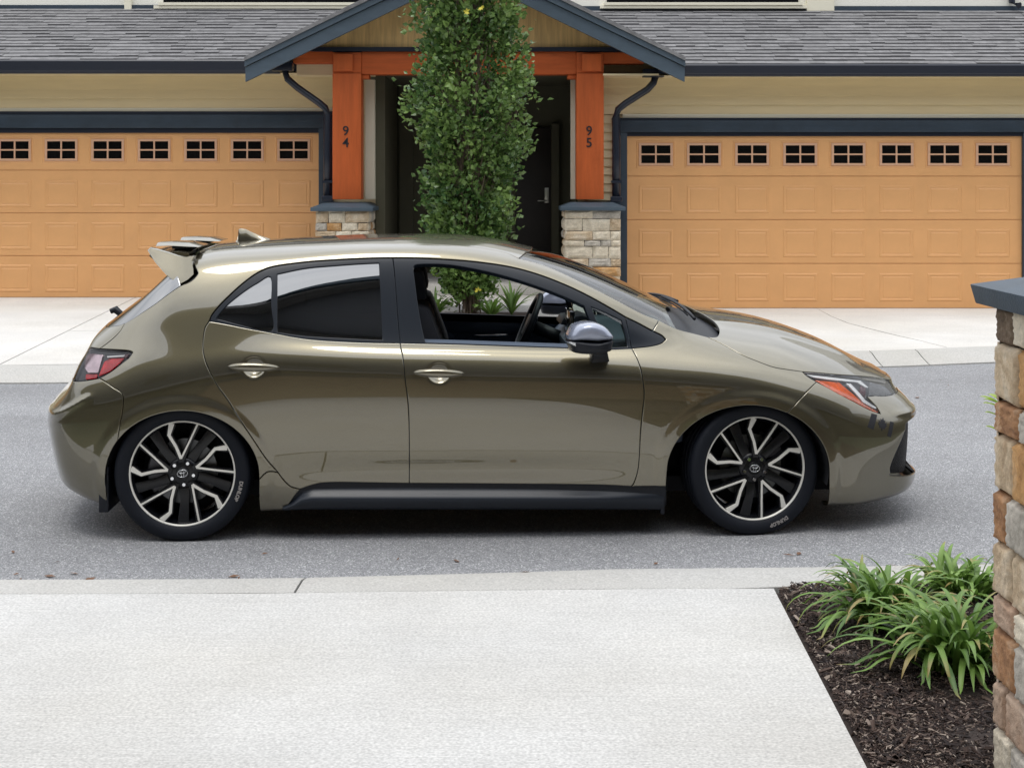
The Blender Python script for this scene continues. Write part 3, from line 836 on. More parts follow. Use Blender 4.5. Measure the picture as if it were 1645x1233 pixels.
# black strip behind door bottoms + sculpted side skirt
skl = join(path((462,814),(470,801),(482,786)), rd_bot, fd_bot, path((1014,781),(1070,781)), path((1070,781),(1070,800),('s',.91,.16)), path(('s',.91,.16),('s',0,.16),('s',-.82,.16)), path(('s',-.82,.16),(462,814)))
two("sill_cover", cut(skl, off=-0.012, gap=0.0, lip=0.0), PLAST)
def skirt(s):
    sec = [(.800,.262),(.842,.250),(.848,.236),(.852,.228),(.872,.214),(.886,.200),(.888,.188),(.880,.168),(.866,.150),(.84,.138),(.78,.135)]
    xs = np.linspace(-0.86, 0.90, 40)
    V = []; Fc = []
    for x in xs:
        tr = sst(-0.86, -0.74, x); tf = 1-0.6*sst(0.55, 0.86, x)
        drop = -0.018*(x-(-0.86))/1.76
        for w_, z_ in sec:
            base = 0.845
            ww = base+(w_-base)*(0.25+0.75*tr)*(tf if w_ > base else 1)
            if w_ < base: ww = w_
            zz = 0.135+(z_-0.135)*(0.15+0.85*tr)
            V.append((x, s*ww, zz+drop))
    m = len(sec)
    for i in range(len(xs)-1):
        for j in range(m-1):
            a = i*m+j; Fc.append((a, a+1, a+m+1, a+m) if s > 0 else (a, a+m, a+m+1, a+1))
    mb = MB(); mb.add(V, Fc); return mb
for s in (-1, 1): skirt(s).build("side_skirt", mat("satin_black", (0.010,0.014,0.022), rough=0.38, spec=0.4), car, smooth=True)

# ---- door handles
def handle(hx, hz, hw, s, par):
    mb = MB(); n = 18; V = []; m = 12
    for i in range(n+1):
        t = -1+2*i/n
        x = hx+0.01+t*0.118
        pr = (1-abs(t)**3.0)**0.5 if abs(t) < 1 else 0
        hh = 0.0185*(pr*(1.0-0.28*abs(t)**2))+0.001
        out_ = hw+0.012+0.026*(1-abs(t)**3)
        thick = 0.012*(0.5+0.5*pr)+0.004*abs(t)
        for k in range(m):
            a = 2*math.pi*k/m
            V.append((x, s*(out_+thick*math.sin(a)), hz+hh*math.cos(a)-0.003*t))
    Fc = []
    for i in range(n):
        for k in range(m):
            a, b = i*m+k, i*m+(k+1) % m
            Fc.append((a, b, b+m, a+m))
    mb.add(V, Fc); mb.f.append(tuple(range(m))); mb.f.append(tuple(n*m+k for k in range(m-1, -1, -1)))
    return mb.build("handle", PAINT, par, auto=R(60))
for i, (hx, hz, hw) in enumerate(HND):
    for q, s in enumerate((-1, 1)):
        handle(hx, hz, hw, s, (rear_door, front_door)[i][q])

# ---- mirrors
def mirror(s):
    root = None
    def blob(cx, cw, cz, rx, rw, rz, zlo, zhi, p=2.6, n=28, m=16, shear=0.0, name="", mt=None, par=None):
        V = []; Fc = []
        for i in range(m+1):
            ph = -math.pi/2+math.pi*i/m
            ph = max(math.asin(max(-1, zlo)), min(math.asin(min(1, zhi)), ph))
            for k in range(n):
                th = 2*math.pi*k/n
                c = lambda a: math.copysign(abs(math.cos(a))**(2/p), math.cos(a))
                sn = lambda a: math.copysign(abs(math.sin(a))**(2/p), math.sin(a))
                z = sn(ph)
                V.append((cx+rx*c(ph)*c(th)+shear*z*rx, s*(cw+rw*c(ph)*sn(th)), cz+rz*z))
        for i in range(m):
            for k in range(n):
                a, b = i*n+k, i*n+(k+1) % n
                Fc.append((a, b, b+n, a+n))
        mb = MB(); mb.add(V, Fc); mb.f.append(tuple(range(n))); mb.f.append(tuple(m*n+k for k in range(n-1, -1, -1)))
        return mb.build(name, mt, par or car, auto=R(50))
    # side-view outline lofted across the width of the housing
    def loft(name, mt, outline, secs, par=None):
        V = []; Fc = []; n = len(outline)
        ox = sum(p[0] for p in outline)/n; oz = sum(p[1] for p in outline)/n
        for (w_, k, dx, dz) in secs:
            for x, z in outline: V.append((ox+(x-ox)*k+dx, s*w_, oz+(z-oz)*k+dz))
        for i in range(len(secs)-1):
            for j in range(n):
                a, b = i*n+j, i*n+(j+1) % n
                Fc.append((a, b, b+n, a+n))
        mb = MB(); mb.add(V, Fc); mb.f.append(tuple(range(n))); mb.f.append(tuple((len(secs)-1)*n+j for j in range(n-1, -1, -1)))
        return mb.build(name, mt, par or car, auto=R(48))
    def L(px, py): 
        w_ = 1.0; c, s_ = math.cos(CT), math.sin(CT); a = (px-822.5)/F; y = -w_
        x = (a*(7.749+y*c)+0.233+y*s_)/(c-a*s_); Y = 7.749+x*s_+y*c
        return (x, CH-(py-HZ)*Y/F)
    def sm(pts, n=3):
        o = []; m = len(pts)
        for i in range(m):
            a, b, c, d = (np.array(pts[(i+k) % m]) for k in (-1, 0, 1, 2))
            for k in range(n):
                t = k/n; o.append(tuple(0.5*((2*b)+(c-a)*t+(2*a-5*b+4*c-d)*t*t+(3*b-a-3*c+d)*t**3)))
        return o
    cap = [L(*p) for p in [(912,544),(914,532),(922,522),(936,517),(954,517),(968,523),(977,532),(982,542),(960,546),(935,545)]]
    low = [L(*p) for p in [(912.5,545),(935,546),(960,547),(981,544),(980,553),(977,562),(950,567),(920,565),(915,558)]]
    secs = [(.895,.72,0,0),(.905,.86,0,0),(.925,.96,0,0),(.96,1.0,0,0),(1.02,1.0,0,0),(1.055,.96,0,0),(1.075,.86,0,0),(1.088,.65,0,0),(1.092,.3,0,0)]
    secs = [(a, b, c + (a-.99)*0.10, d) for a, b, c, d in secs]
    h = loft("door_mirror", PLAST, sm(low), secs)
    loft("mirror_cap", mat("sky_tinted_mirror_cap", (0.30,0.33,0.42), rough=0.25, metal=0.3, coat=1.0), sm(cap), secs, h)  # bluish grey colour imitates sky mirrored in a body-coloured cap
    loft("turn_signal", WHITEL, sm([L(*p) for p in [(913,547),(925,548.5),(941,554),(934,555.5),(914,551.5)]]), [(a+.004, b*1.0, c, d) for a, b, c, d in secs[3:7]], h)
    st = [(.85, [L(*p) for p in [(951,562),(978,560),(984,586),(952,587)]]), (.93, [L(*p) for p in [(951,562),(977,560),(982,584),(953,586)]]), (.985, [L(*p) for p in [(951,561),(976,560),(977,572),(955,573)]])]
    V = [(x, s*w_, z) for w_, q in st for x, z in q]
    Fc = [(i*4+j, i*4+(j+1) % 4, i*4+(j+1) % 4+4, i*4+j+4) for i in range(2) for j in range(4)]+[(0,1,2,3),(11,10,9,8)]
    mb = MB(); mb.add(V, Fc); mb.build("mirror_stalk", PLAST, h, bevel=0.006)
mirror(-1); mirror(1)

# ---- spoiler, fin, wipers
def P3(px, py, w_):
    c, s_ = math.cos(CT), math.sin(CT); a = (px-822.5)/F; y = -w_
    x = (a*(7.749+y*c)+0.233+y*s_)/(c-a*s_); Y = 7.749+x*s_+y*c
    return (x, CH-(py-HZ)*Y/F)
win = [P3(px_, py_, .60) for px_, py_ in [(235,402),(239,397.5),(250,400),(268,404.5),(286,410),(300,412.5),(308,410.5),(314,411),(310,419),(314.5,432),(315.5,441),(306,450),(291,458),(281,450),(270,442),(249,421)]]
def spoiler(side):
    mb = MB(); n = len(win)
    cx = sum(p[0] for p in win)/n; cz = sum(p[1] for p in win)/n
    for s in (side,):
        V = []
        for w_, k in ((.545,.90),(.56,1.0),(.595,1.0),(.615,.985),(.626,.93)):
            for x, z in win: V.append((cx+(x-cx)*k, s*(w_+.040-(z-1.16)*.47), cz+(z-cz)*k))
        Fc = []
        for i in range(4):
            for j in range(n):
                a, b = i*n+j, i*n+(j+1) % n; Fc.append((a, b, b+n, a+n))
        mb.add(V, Fc); q = len(mb.v)-5*n
        mb.f.append(tuple(q+j for j in range(n))); mb.f.append(tuple(q+4*n+j for j in range(n-1, -1, -1)))
    return mb.build("spoiler_winglet", PAINT, car, auto=R(38))
spoiler(-1); spoiler(1)
prof = [(-1.345,1.322),(-1.40,1.328),(-1.46,1.327),(-1.50,1.322),(-1.530,1.316),(-1.534,1.308),(-1.515,1.292),(-1.46,1.262),(-1.40,1.225),(-1.36,1.22)]
V = []; Fc = []; n = len(prof); ws_ = np.linspace(-.555, .555, 15)
for w_ in ws_:
    k = (abs(w_)/.555)**2
    for x, z in prof: V.append((x+0.01*k, w_, z-0.018*k))
for i in range(len(ws_)-1):
    for j in range(n):
        a, b = i*n+j, i*n+(j+1) % n; Fc.append((a, b, b+n, a+n))
mb = MB(); mb.add(V, Fc); mb.f.append(tuple(range(n))); mb.f.append(tuple((len(ws_)-1)*n+j for j in range(n-1, -1, -1)))
mb.build("roof_spoiler", PAINT, car, auto=R(35))
# the two raised wings of the spoiler with dark slots under them
for s in (-1, 1):
    w0, w1 = sorted((s*.16, s*.50))
    mb = MB()
    pr = [(-1.30,1.330),(-1.36,1.347),(-1.44,1.352),(-1.505,1.350),(-1.507,1.334),(-1.44,1.336),(-1.36,1.332)]
    tp = lambda z: .055*min(1, max(0, (z-1.33)/.02))
    mb.add([(x, w0+tp(z), z) for x, z in pr]+[(x, w1-tp(z), z) for x, z in pr], [tuple(range(7)), tuple(range(13, 6, -1))]+[(j, (j+1) % 7, (j+1) % 7+7, j+7) for j in range(7)])
    mb.build("spoiler_wing", PAINT, car, bevel=0.003)
    MB().box(-1.43, -1.36, w0+.02, w1-.02, 1.321, 1.333).build("spoiler_slot", DARK, car)
def fin():
    prof = [(0.075,0),(0.05,.014),(0.0,.030),(-.045,.050),(-.072,.063),(-.098,.066),(-.107,.060),(-.108,.035),(-.112,.01),(-.12,0)]
    x0, z0 = -1.07, 1.337
    V = []; 
    for k, sc in ((-1, 0), (-.55, .75), (0, 1), (.55, .75), (1, 0)):
        for x, z in prof: V.append((x0+x, k*(.028-.022*min(1, z/.05)), z0+z*(sc if abs(k) == 1 else 1)*(1 if k == 0 else .96)))
    n = len(prof); Fc = [(i*n+j, i*n+j+1, (i+1)*n+j+1, (i+1)*n+j) for i in range(4) for j in range(n-1)]
    mb = MB(); mb.add(V, Fc); return mb.build("antenna_fin", PAINT, car, smooth=True)
fin()
mb = MB()
for s, (xa, wa), (xb, wb) in ((1, (1.10, .52), (1.02, -.02)), (1, (1.10, -.02), (1.0, -.52))):
    za = 0.978-0.09*(abs(wa)/.6)**2
    pts = []
    for t in np.linspace(0, 1, 8):
        x = xa+(xb-xa)*t; w_ = wa+(wb-wa)*t
        uv = pick(('t', x, max(0.0, abs(w_)))); p = samp(G, *[np.array(q) for q in uv])
        pts.append((x, -w_, float(p[2])+0.010+0.004*math.sin(math.pi*t)))
    m2 = MB(); m2.tube(pts, 0.008, 8); m2.build("wiper", PLAST, car, smooth=True)
    m2 = MB(); m2.tube([(p[0]-.01, p[1], p[2]-0.010) for p in pts[1:]], 0.004, 6); m2.build("wiper_blade", RUBBER, car, smooth=True)
MB().tube([(-1.78,0.05,.955),(-1.815,0.05,.985),(-1.84,0.05,.975)],[.016,.020,.014],10).build("rear_wiper", PLAST, car, auto=R(50))
# nose details: grille bars, side blade
for k in range(7):
    z = .24+.042*k
    pts = []
    for w_ in np.linspace(-.30, .30, 13):
        zz = z
        uv = pick(('f', abs(w_), zz)); p = samp(G, *[np.array(q) for q in uv])
        pts.append((float(p[0])-0.044, w_, zz))
    MB().tube(pts, 0.006, 6).build("grille_bar", GLOSSB, car, smooth=True)
for s in (-1, 1):
    blade = [P3(px_, py_, .47) for px_, py_ in [(1447,731),(1451,735),(1460,746),(1467,755),(1464,759),(1456,752),(1448,746)]]
    mb = MB(); mb.prism_y(blade, s*.47-.03 if s < 0 else .44, s*.47+.03 if s < 0 else .50)
    mb.build("bumper_blade", GLOSSB, car, bevel=0.002)

# ---- cabin
def rbox(name, m_, x0, x1, y0, y1, z0, z1, bev=0.03, par=None):
    return MB().box(x0, x1, y0, y1, z0, z1).build(name, m_, par or car, bevel=bev)
for s in (-1, 1):
    se = None
    V0 = MB(); V0.prism_y([(-.36,.42),(.12,.40),(.16,.50),(.10,.55),(-.28,.53)], s*.37-.24, s*.37+.24)
    se = V0.build("front_seat", FABRIC, car, bevel=0.04)
    V1 = MB(); V1.prism_y([(-.16,.50),(-.05,.52),(-.10,.80),(-.19,1.04),(-.27,1.06),(-.33,1.02),(-.26,.72)], s*.37-.23, s*.37+.23)
    V1.build("backrest", FABRIC, se, bevel=0.035)
    V2 = MB(); V2.prism_y([(-.20,1.07),(-.22,1.20),(-.28,1.225),(-.32,1.20),(-.31,1.07)], s*.37-.13, s*.37+.13)
    V2.build("headrest", FABRIC, se, bevel=0.03)
rbs = MB(); rbs.prism_y([(-1.05,.42),(-.60,.42),(-.58,.55),(-.98,.58),(-1.16,1.05),(-1.26,1.05),(-1.16,.5)], -.62, .62)
rbs.build("rear_seat", FABRIC, car, bevel=0.03)
ds = MB(); ds.prism_y([(.52,.70),(.50,.82),(.60,.885),(.80,.895),(1.02,.93),(1.02,.40),(.70,.40),(.60,.55)], -.70, .70)
ds.build("dashboard", INTR, car, bevel=0.03)
ds = MB(); ds.prism_y([(.50,.88),(.52,.915),(.62,.93),(.70,.90),(.62,.86)], .22, .52); ds.build("instrument_hood", PLAST, car, bevel=0.01)
rbox("display_screen", GLOSSB, .52, .55, -.13, .13, .84, .98, 0.008)
# steering wheel on the far (driver's) side
sw = empty("steering_wheel"); sw.parent = car
sw.location = (.335, .37, .865)
sw.rotation_euler = (0, R(-66), 0)
V = []; Fc = []; n, m = 40, 10
for i in range(n):
    a = 2*math.pi*i/n
    for k in range(m):
        b = 2*math.pi*k/m; r = .172+.017*math.cos(b)
        V.append((r*math.cos(a), r*math.sin(a), .017*math.sin(b)))
for i in range(n):
    for k in range(m): Fc.append((i*m+k, ((i+1) % n)*m+k, ((i+1) % n)*m+(k+1) % m, i*m+(k+1) % m))
mb = MB(); mb.add(V, Fc); mb.build("rim", PLAST, sw, smooth=True)
mb = MB(); mb.box(-.165, .165, -.02, .02, -.015, .0); mb.box(-.16,-.02,-.02,.02,-.015,0); mb.box(-.06, .06, -.065, .065, -.035, .012)
mb.build("spokes", PLAST, sw, bevel=0.008)
MB().tube([(.36,.37,.86),(.60,.37,.76)], .035, 10).build("steering_column", PLAST, car, smooth=True)
rbox("rear_view_mirror", PLAST, .36, .40, -.12, .12, 1.16, 1.215, 0.012)
rbox("centre_console", INTR, -.05, .60, -.12, .12, .40, .62, 0.03)
# pull handles on the far doors
rbox("door_pull", CHROME, .05, .24, .655, .675, .775, .785, 0.003)

# ---- wheels (outer face towards -y)
def bent_text(body, size, r, a_mid, y, m_, par, name):
    me = text_mesh(body, size, 0.0012, bold=0.0009)
    n = len(me.vertices); co = np.zeros(n*3); me.vertices.foreach_get('co', co); co = co.reshape(-1, 3)
    # text x runs clockwise seen from -y
    ang = a_mid - co[:, 0]/r
    rr = r + co[:, 1]
    o = np.stack([rr*np.cos(ang), y-co[:, 2], rr*np.sin(ang)], 1)
    me.vertices.foreach_set('co', o.reshape(-1)); me.update()
    link(name, me, m_, par)
def add_plate(mb, poly, y0, y1):
    """poly (x,z) with faces at y0 (front) and y1"""
    A = sum(poly[i][0]*poly[(i+1) % len(poly)][1]-poly[(i+1) % len(poly)][0]*poly[i][1] for i in range(len(poly)))
    if A < 0: poly = poly[::-1]
    n = len(poly)
    vs = [(x, y0, z) for x, z in poly]+[(x, y1, z) for x, z in poly]
    mb.add(vs, [tuple(range(n)), tuple(range(2*n-1, n-1, -1))]+[(i+n, (i+1) % n+n, (i+1) % n, i) for i in range(n)])
def ribbon(pts, wd):
    """polyline -> outline polygon with per-point width"""
    L_, R_ = [], []
    for i, p in enumerate(pts):
        a = np.array(pts[max(0, i-1)]); b = np.array(pts[min(len(pts)-1, i+1)])
        if 0 < i < len(pts)-1:
            t1 = np.array(p)-a; t2 = b-np.array(p); t1 = t1/np.linalg.norm(t1); t2 = t2/np.linalg.norm(t2); t = t1+t2
        else: t = b-a
        t = t/np.linalg.norm(t); nn = np.array([-t[1], t[0]])
        L_.append(tuple(np.array(p)+nn*wd[i]/2)); R_.append(tuple(np.array(p)-nn*wd[i]/2))
    return L_+R_[::-1]
def pol(r, deg): return (r*math.cos(R(deg)), r*math.sin(R(deg)))
def wheel(x, s, spin, steer, letters):
    w_ = empty("wheel", (x, s*0.752, 0.309), 0); w_.parent = car
    w_.rotation_euler = (0, 0, steer+(math.pi if s > 0 else 0))
    prof = [(.236,-.085),(.243,-.098),(.250,-.1035),(.262,-.109),(.276,-.1125),(.290,-.111),(.299,-.107),(.305,-.100),(.309,-.093),(.3105,-.086),
            (.311,-.062),(.304,-.060),(.304,-.053),(.3115,-.051),(.3115,-.016),(.305,-.014),(.305,-.007),(.3115,-.005),
            (.3115,.030),(.304,.032),(.304,.039),(.311,.041),(.3105,.086),(.305,.100),(.290,.111),(.262,.109),(.243,.098),(.236,.085)]
    t = MB().lathe_y(prof, 96).build("tyre", RUBBER, w_, auto=R(30))
    sh = MB()
    for k in range(72):
        a = 2*math.pi*k/72
        for sg in (-1, 1):
            c, s_ = math.cos(a), math.sin(a)
            def q(r, y, tt): 
                an = a+tt; return (r*math.cos(an), y*sg, r*math.sin(an))
            vs = [q(.3085,.093,-.012), q(.3085,.093,.012), q(.3135,.064,.012), q(.3135,.064,-.012), q(.300,.093,-.012), q(.300,.093,.012), q(.300,.064,.012), q(.300,.064,-.012)]
            sh.add(vs, [(0,1,2,3),(0,4,5,1),(3,2,6,7),(0,3,7,4),(1,5,6,2)])
    sh.build("tread_block", RUBBER, t, auto=R(30), kind="stuff")
    for (txt, size, r, am) in letters: bent_text(txt, size, r, R(am), -.1145, TXT, t, "tyre_lettering")
    rim = MB().lathe_y([(.205,.09),(.212,.02),(.218,-.06),(.228,-.082),(.2365,-.094),(.2375,-.086),(.236,.09)], 96).build("rim", ALLOYB, w_, auto=R(40))
    MB().lathe_y([(.2335,-.088),(.2345,-.0955),(.2375,-.0985),(.2415,-.098),(.2425,-.094)], 96).build("rim_flange", MACH, rim, auto=R(40))
    face = MB(); body = MB(); core = MB()
    for k in range(5):
        o = spin+72*k
        ap = pol(.068, o-3)
        st = [ap, pol(.150, o-20.5), pol(.2345, o-25)]
        kk = [ap, pol(.125, o+5), pol(.186, o+11), pol(.2345, o+4)]
        f1 = ribbon(st, [.0085, .0082, .0085]); f2 = ribbon(kk, [.0125, .0125, .0150, .0260])
        add_plate(face, f1, -.0955, -.088); add_plate(face, f2, -.0957, -.088)
        b1 = ribbon([pol(.05, o-3)]+st[1:], [.020, .022, .030]); b2 = ribbon([pol(.05, o-3)]+kk[1:], [.026, .026, .028, .044])
        add_plate(body, b1, -.0895, -.045); add_plate(body, b2, -.0898, -.045)
        # recessed arm linking neighbouring pairs
        b3 = ribbon([pol(.05, o+33), pol(.13, o+31), pol(.228, o+28)], [.05, .040, .052])
        add_plate(body, b3, -.072, -.040)
    face.build("machined_face", MACH, rim, bevel=0.0008)
    body.build("spoke", ALLOYB, rim, bevel=0.003)
    MB().lathe_y([(0.0,-.0855),(.050,-.0855),(.066,-.080),(.074,-.070),(.078,-.035),(.0,-.035)], 40).build("hub", ALLOYB, rim, auto=R(40))
    for k in range(5):
        a = spin+36+72*k
        lx, lz = pol(.0515, a)
        mb = MB(); mb.lathe_y([(0,-.097),(.0075,-.097),(.0095,-.094),(.0100,-.083)], 10)
        mb.v = [(vx+lx, vy, vz+lz) for vx, vy, vz in mb.v]; mb.build("lug_nut", CHROME, rim, auto=R(40))
    cap = MB().lathe_y([(0,-.0905),(.028,-.0905),(.0305,-.088),(.031,-.083)], 32).build("centre_cap", ALLOYB, rim, auto=R(40))
    em = MB()
    def ell(cx, cz, rx, rz, r, rot=0):
        pts = []
        for k in range(29):
            a = 2*math.pi*k/28; ex, ez = cx+rx*math.cos(a), cz+rz*math.sin(a)
            an = R(rot); pts.append((ex*math.cos(an)-ez*math.sin(an), -.0925, ex*math.sin(an)+ez*math.cos(an)))
        em.tube(pts, r, 6, cap=False)
    rt = spin-90
    ell(0,0,.0235,.0165,.0016,rt); ell(0,.0082,.0150,.0075,.0014,rt); ell(0,0,.0062,.0162,.0013,rt)
    em.build("emblem", CHROME, rim, smooth=True)
    MB().lathe_y([(.06,-.028),(.150,-.028),(.150,-.004),(.06,-.004)], 48).build("brake_disc", STEEL, w_, auto=R(40))
    MB().lathe_y([(.095,-.052),(.160,-.052),(.168,-.045),(.168,.0),(.095,.0)], 14, closed=True, a0=R(150 if x < 0 else 15), a1=R(215 if x < 0 else 70)).build("brake_caliper", mat("caliper_grey", (.10,.10,.11), rough=.5, metal=.6), w_, auto=R(40))
    MB().lathe_y([(0,.06),(.204,.06)], 32).build("wheel_back", DARK, w_)
    return w_
wheel(WXR, -1, 98, 0, [("DUNLOP", .023, .273, -17)])
wheel(WXF, -1, 87, R(7), [("DUNLOP", .023, .273, -66)])
wheel(WXR, 1, 80, 0, [("DUNLOP", .023, .273, -60)])
wheel(WXF, 1, 65, R(7), [("DUNLOP", .023, .273, -60)])
print("missed picks", MISS)
# ================================================================ GROUND
CONC = mat("concrete_drive", (0.50, 0.485, 0.455), rough=0.85, var=0.07, scale=1.6)
def concrete(name, col, broom=True, spots=0.35):
    m = bpy.data.materials.new(name); m.use_nodes = True
    nt = m.node_tree; N = nt.nodes; L = nt.links; b = N["Principled BSDF"]; b.inputs["Roughness"].default_value = 0.86
    tc = N.new("ShaderNodeTexCoord")
    n1 = N.new("ShaderNodeTexNoise"); n1.inputs["Scale"].default_value = 1.1; n1.inputs["Detail"].default_value = 8; n1.inputs["Roughness"].default_value = .65
    L.new(tc.outputs["Object"], n1.inputs["Vector"])
    r1 = N.new("ShaderNodeMapRange"); r1.inputs["From Min"].default_value = .3; r1.inputs["From Max"].default_value = .7
    r1.inputs["To Min"].default_value = .90; r1.inputs["To Max"].default_value = 1.06
    L.new(n1.outputs["Fac"], r1.inputs["Value"])
    # fine grit
    n2 = N.new("ShaderNodeTexNoise"); n2.inputs["Scale"].default_value = 100; n2.inputs["Detail"].default_value = 3
    L.new(tc.outputs["Object"], n2.inputs["Vector"])
    r2 = N.new("ShaderNodeMapRange"); r2.inputs["From Min"].default_value = .3; r2.inputs["From Max"].default_value = .7
    r2.inputs["To Min"].default_value = .78; r2.inputs["To Max"].default_value = 1.18
    L.new(n2.outputs["Fac"], r2.inputs["Value"])
    mu = N.new("ShaderNodeMath"); mu.operation = 'MULTIPLY'; L.new(r1.outputs[0], mu.inputs[0]); L.new(r2.outputs[0], mu.inputs[1])
    last = mu.outputs[0]
    # broom strokes, across the drive
    mp = N.new("ShaderNodeMapping"); mp.inputs["Scale"].default_value = (2.5, 130, 130)
    L.new(tc.outputs["Object"], mp.inputs["Vector"])
    n3 = N.new("ShaderNodeTexNoise"); n3.inputs["Scale"].default_value = 1.0; n3.inputs["Detail"].default_value = 4; n3.inputs["Roughness"].default_value = .7
    L.new(mp.outputs[0], n3.inputs["Vector"])
    if broom:
        r3 = N.new("ShaderNodeMapRange"); r3.inputs["From Min"].default_value = .3; r3.inputs["From Max"].default_value = .7
        r3.inputs["To Min"].default_value = .91; r3.inputs["To Max"].default_value = 1.07
        L.new(n3.outputs["Fac"], r3.inputs["Value"])
        m3 = N.new("ShaderNodeMath"); m3.operation = 'MULTIPLY'; L.new(last, m3.inputs[0]); L.new(r3.outputs[0], m3.inputs[1]); last = m3.outputs[0]
    # small dark pits and specks
    vo = N.new("ShaderNodeTexVoronoi"); vo.inputs["Scale"].default_value = 38; vo.inputs["Randomness"].default_value = 1
    L.new(tc.outputs["Object"], vo.inputs["Vector"])
    lt = N.new("ShaderNodeMath"); lt.operation = 'LESS_THAN'; lt.inputs[1].default_value = .10
    L.new(vo.outputs["Distance"], lt.inputs[0])
    sp = N.new("ShaderNodeSeparateColor"); L.new(vo.outputs["Color"], sp.inputs[0])
    gt = N.new("ShaderNodeMath"); gt.operation = 'GREATER_THAN'; gt.inputs[1].default_value = .80; L.new(sp.outputs[0], gt.inputs[0])
    an = N.new("ShaderNodeMath"); an.operation = 'MULTIPLY'; L.new(lt.outputs[0], an.inputs[0]); L.new(gt.outputs[0], an.inputs[1])
    sc_ = N.new("ShaderNodeMath"); sc_.operation = 'MULTIPLY_ADD'; L.new(an.outputs[0], sc_.inputs[0]); sc_.inputs[1].default_value = -spots; sc_.inputs[2].default_value = 1
    m4 = N.new("ShaderNodeMath"); m4.operation = 'MULTIPLY'; L.new(last, m4.inputs[0]); L.new(sc_.outputs[0], m4.inputs[1])
    # broad faint stains
    n5 = N.new("ShaderNodeTexNoise"); n5.inputs["Scale"].default_value = .45; n5.inputs["Detail"].default_value = 5
    L.new(tc.outputs["Object"], n5.inputs["Vector"])
    cr_ = N.new("ShaderNodeValToRGB"); cr_.color_ramp.elements[0].position = .35; cr_.color_ramp.elements[1].position = .65
    cr_.color_ramp.elements[0].color = (col[0]*.92, col[1]*.90, col[2]*.86, 1); cr_.color_ramp.elements[1].color = (*col, 1)
    L.new(n5.outputs["Fac"], cr_.inputs["Fac"])
    hs = N.new("ShaderNodeHueSaturation"); L.new(cr_.outputs[0], hs.inputs["Color"]); L.new(m4.outputs[0], hs.inputs["Value"])
    L.new(hs.outputs[0], b.inputs["Base Color"])
    bp = N.new("ShaderNodeBump"); bp.inputs["Strength"].default_value = .35; bp.inputs["Distance"].default_value = .004
    ad = N.new("ShaderNodeMath"); ad.operation = 'ADD'; L.new(n3.outputs["Fac"], ad.inputs[0]); L.new(n2.outputs["Fac"], ad.inputs[1])
    L.new(ad.outputs[0], bp.inputs["Height"]); L.new(bp.outputs[0], b.inputs["Normal"])
    return m
def asphalt(name):
    m = bpy.data.materials.new(name); m.use_nodes = True
    nt = m.node_tree; N = nt.nodes; L = nt.links; b = N["Principled BSDF"]; b.inputs["Roughness"].default_value = 0.8
    tc = N.new("ShaderNodeTexCoord")
    vo = N.new("ShaderNodeTexVoronoi"); vo.inputs["Scale"].default_value = 190
    L.new(tc.outputs["Object"], vo.inputs["Vector"])
    sp = N.new("ShaderNodeSeparateColor"); L.new(vo.outputs["Color"], sp.inputs[0])
    cr_ = N.new("ShaderNodeValToRGB"); cr_.color_ramp.interpolation = 'LINEAR'
    e = cr_.color_ramp.elements; e[0].position = 0; e[0].color = (.13,.134,.143,1); e[1].position = 1; e[1].color = (.60,.60,.61,1)
    for p, c in ((.35, (.20,.204,.214)), (.75, (.27,.274,.283)), (.93, (.39,.392,.40))):
        k = e.new(p); k.color = (*c, 1)
    L.new(sp.outputs[0], cr_.inputs["Fac"])
    n1 = N.new("ShaderNodeTexNoise"); n1.inputs["Scale"].default_value = .8; n1.inputs["Detail"].default_value = 7
    L.new(tc.outputs["Object"], n1.inputs["Vector"])
    r1 = N.new("ShaderNodeMapRange"); r1.inputs["From Min"].default_value = .3; r1.inputs["From Max"].default_value = .7
    r1.inputs["To Min"].default_value = .88; r1.inputs["To Max"].default_value = 1.10
    L.new(n1.outputs["Fac"], r1.inputs["Value"])
    m5 = N.new("ShaderNodeMapping"); m5.inputs["Scale"].default_value = (.22, 1.5, 1)
    L.new(tc.outputs["Object"], m5.inputs["Vector"])
    n6 = N.new("ShaderNodeTexNoise"); n6.inputs["Scale"].default_value = 1.0; n6.inputs["Detail"].default_value = 6
    L.new(m5.outputs[0], n6.inputs["Vector"])
    r6 = N.new("ShaderNodeMapRange"); r6.inputs["From Min"].default_value = .3; r6.inputs["From Max"].default_value = .7
    r6.inputs["To Min"].default_value = .90; r6.inputs["To Max"].default_value = 1.09
    L.new(n6.outputs["Fac"], r6.inputs["Value"])
    m7 = N.new("ShaderNodeMath"); m7.operation = 'MULTIPLY'; L.new(r1.outputs[0], m7.inputs[0]); L.new(r6.outputs[0], m7.inputs[1])
    hs = N.new("ShaderNodeHueSaturation"); L.new(cr_.outputs[0], hs.inputs["Color"]); L.new(m7.outputs[0], hs.inputs["Value"])
    L.new(hs.outputs[0], b.inputs["Base Color"])
    bp = N.new("ShaderNodeBump"); bp.inputs["Strength"].default_value = .5; bp.inputs["Distance"].default_value = .004
    L.new(vo.outputs["Distance"], bp.inputs["Height"]); L.new(bp.outputs[0], b.inputs["Normal"])
    return m
DRIVE = concrete("broomed_concrete", (0.545, 0.543, 0.535))
FDRIVE = concrete("far_concrete", (0.63, 0.62, 0.60), broom=False, spots=.15)
KERB = concrete("kerb_concrete", (0.475, 0.47, 0.455), broom=False, spots=.5)
ASPH = asphalt("asphalt")
SOIL = mat("soil", (0.035, 0.024, 0.02), rough=0.95, var=0.4, scale=14, bump=0.8, bscale=60)
GROUND = mat("lawn_ground", (0.06, 0.07, 0.04), rough=0.95, var=0.3, scale=2)
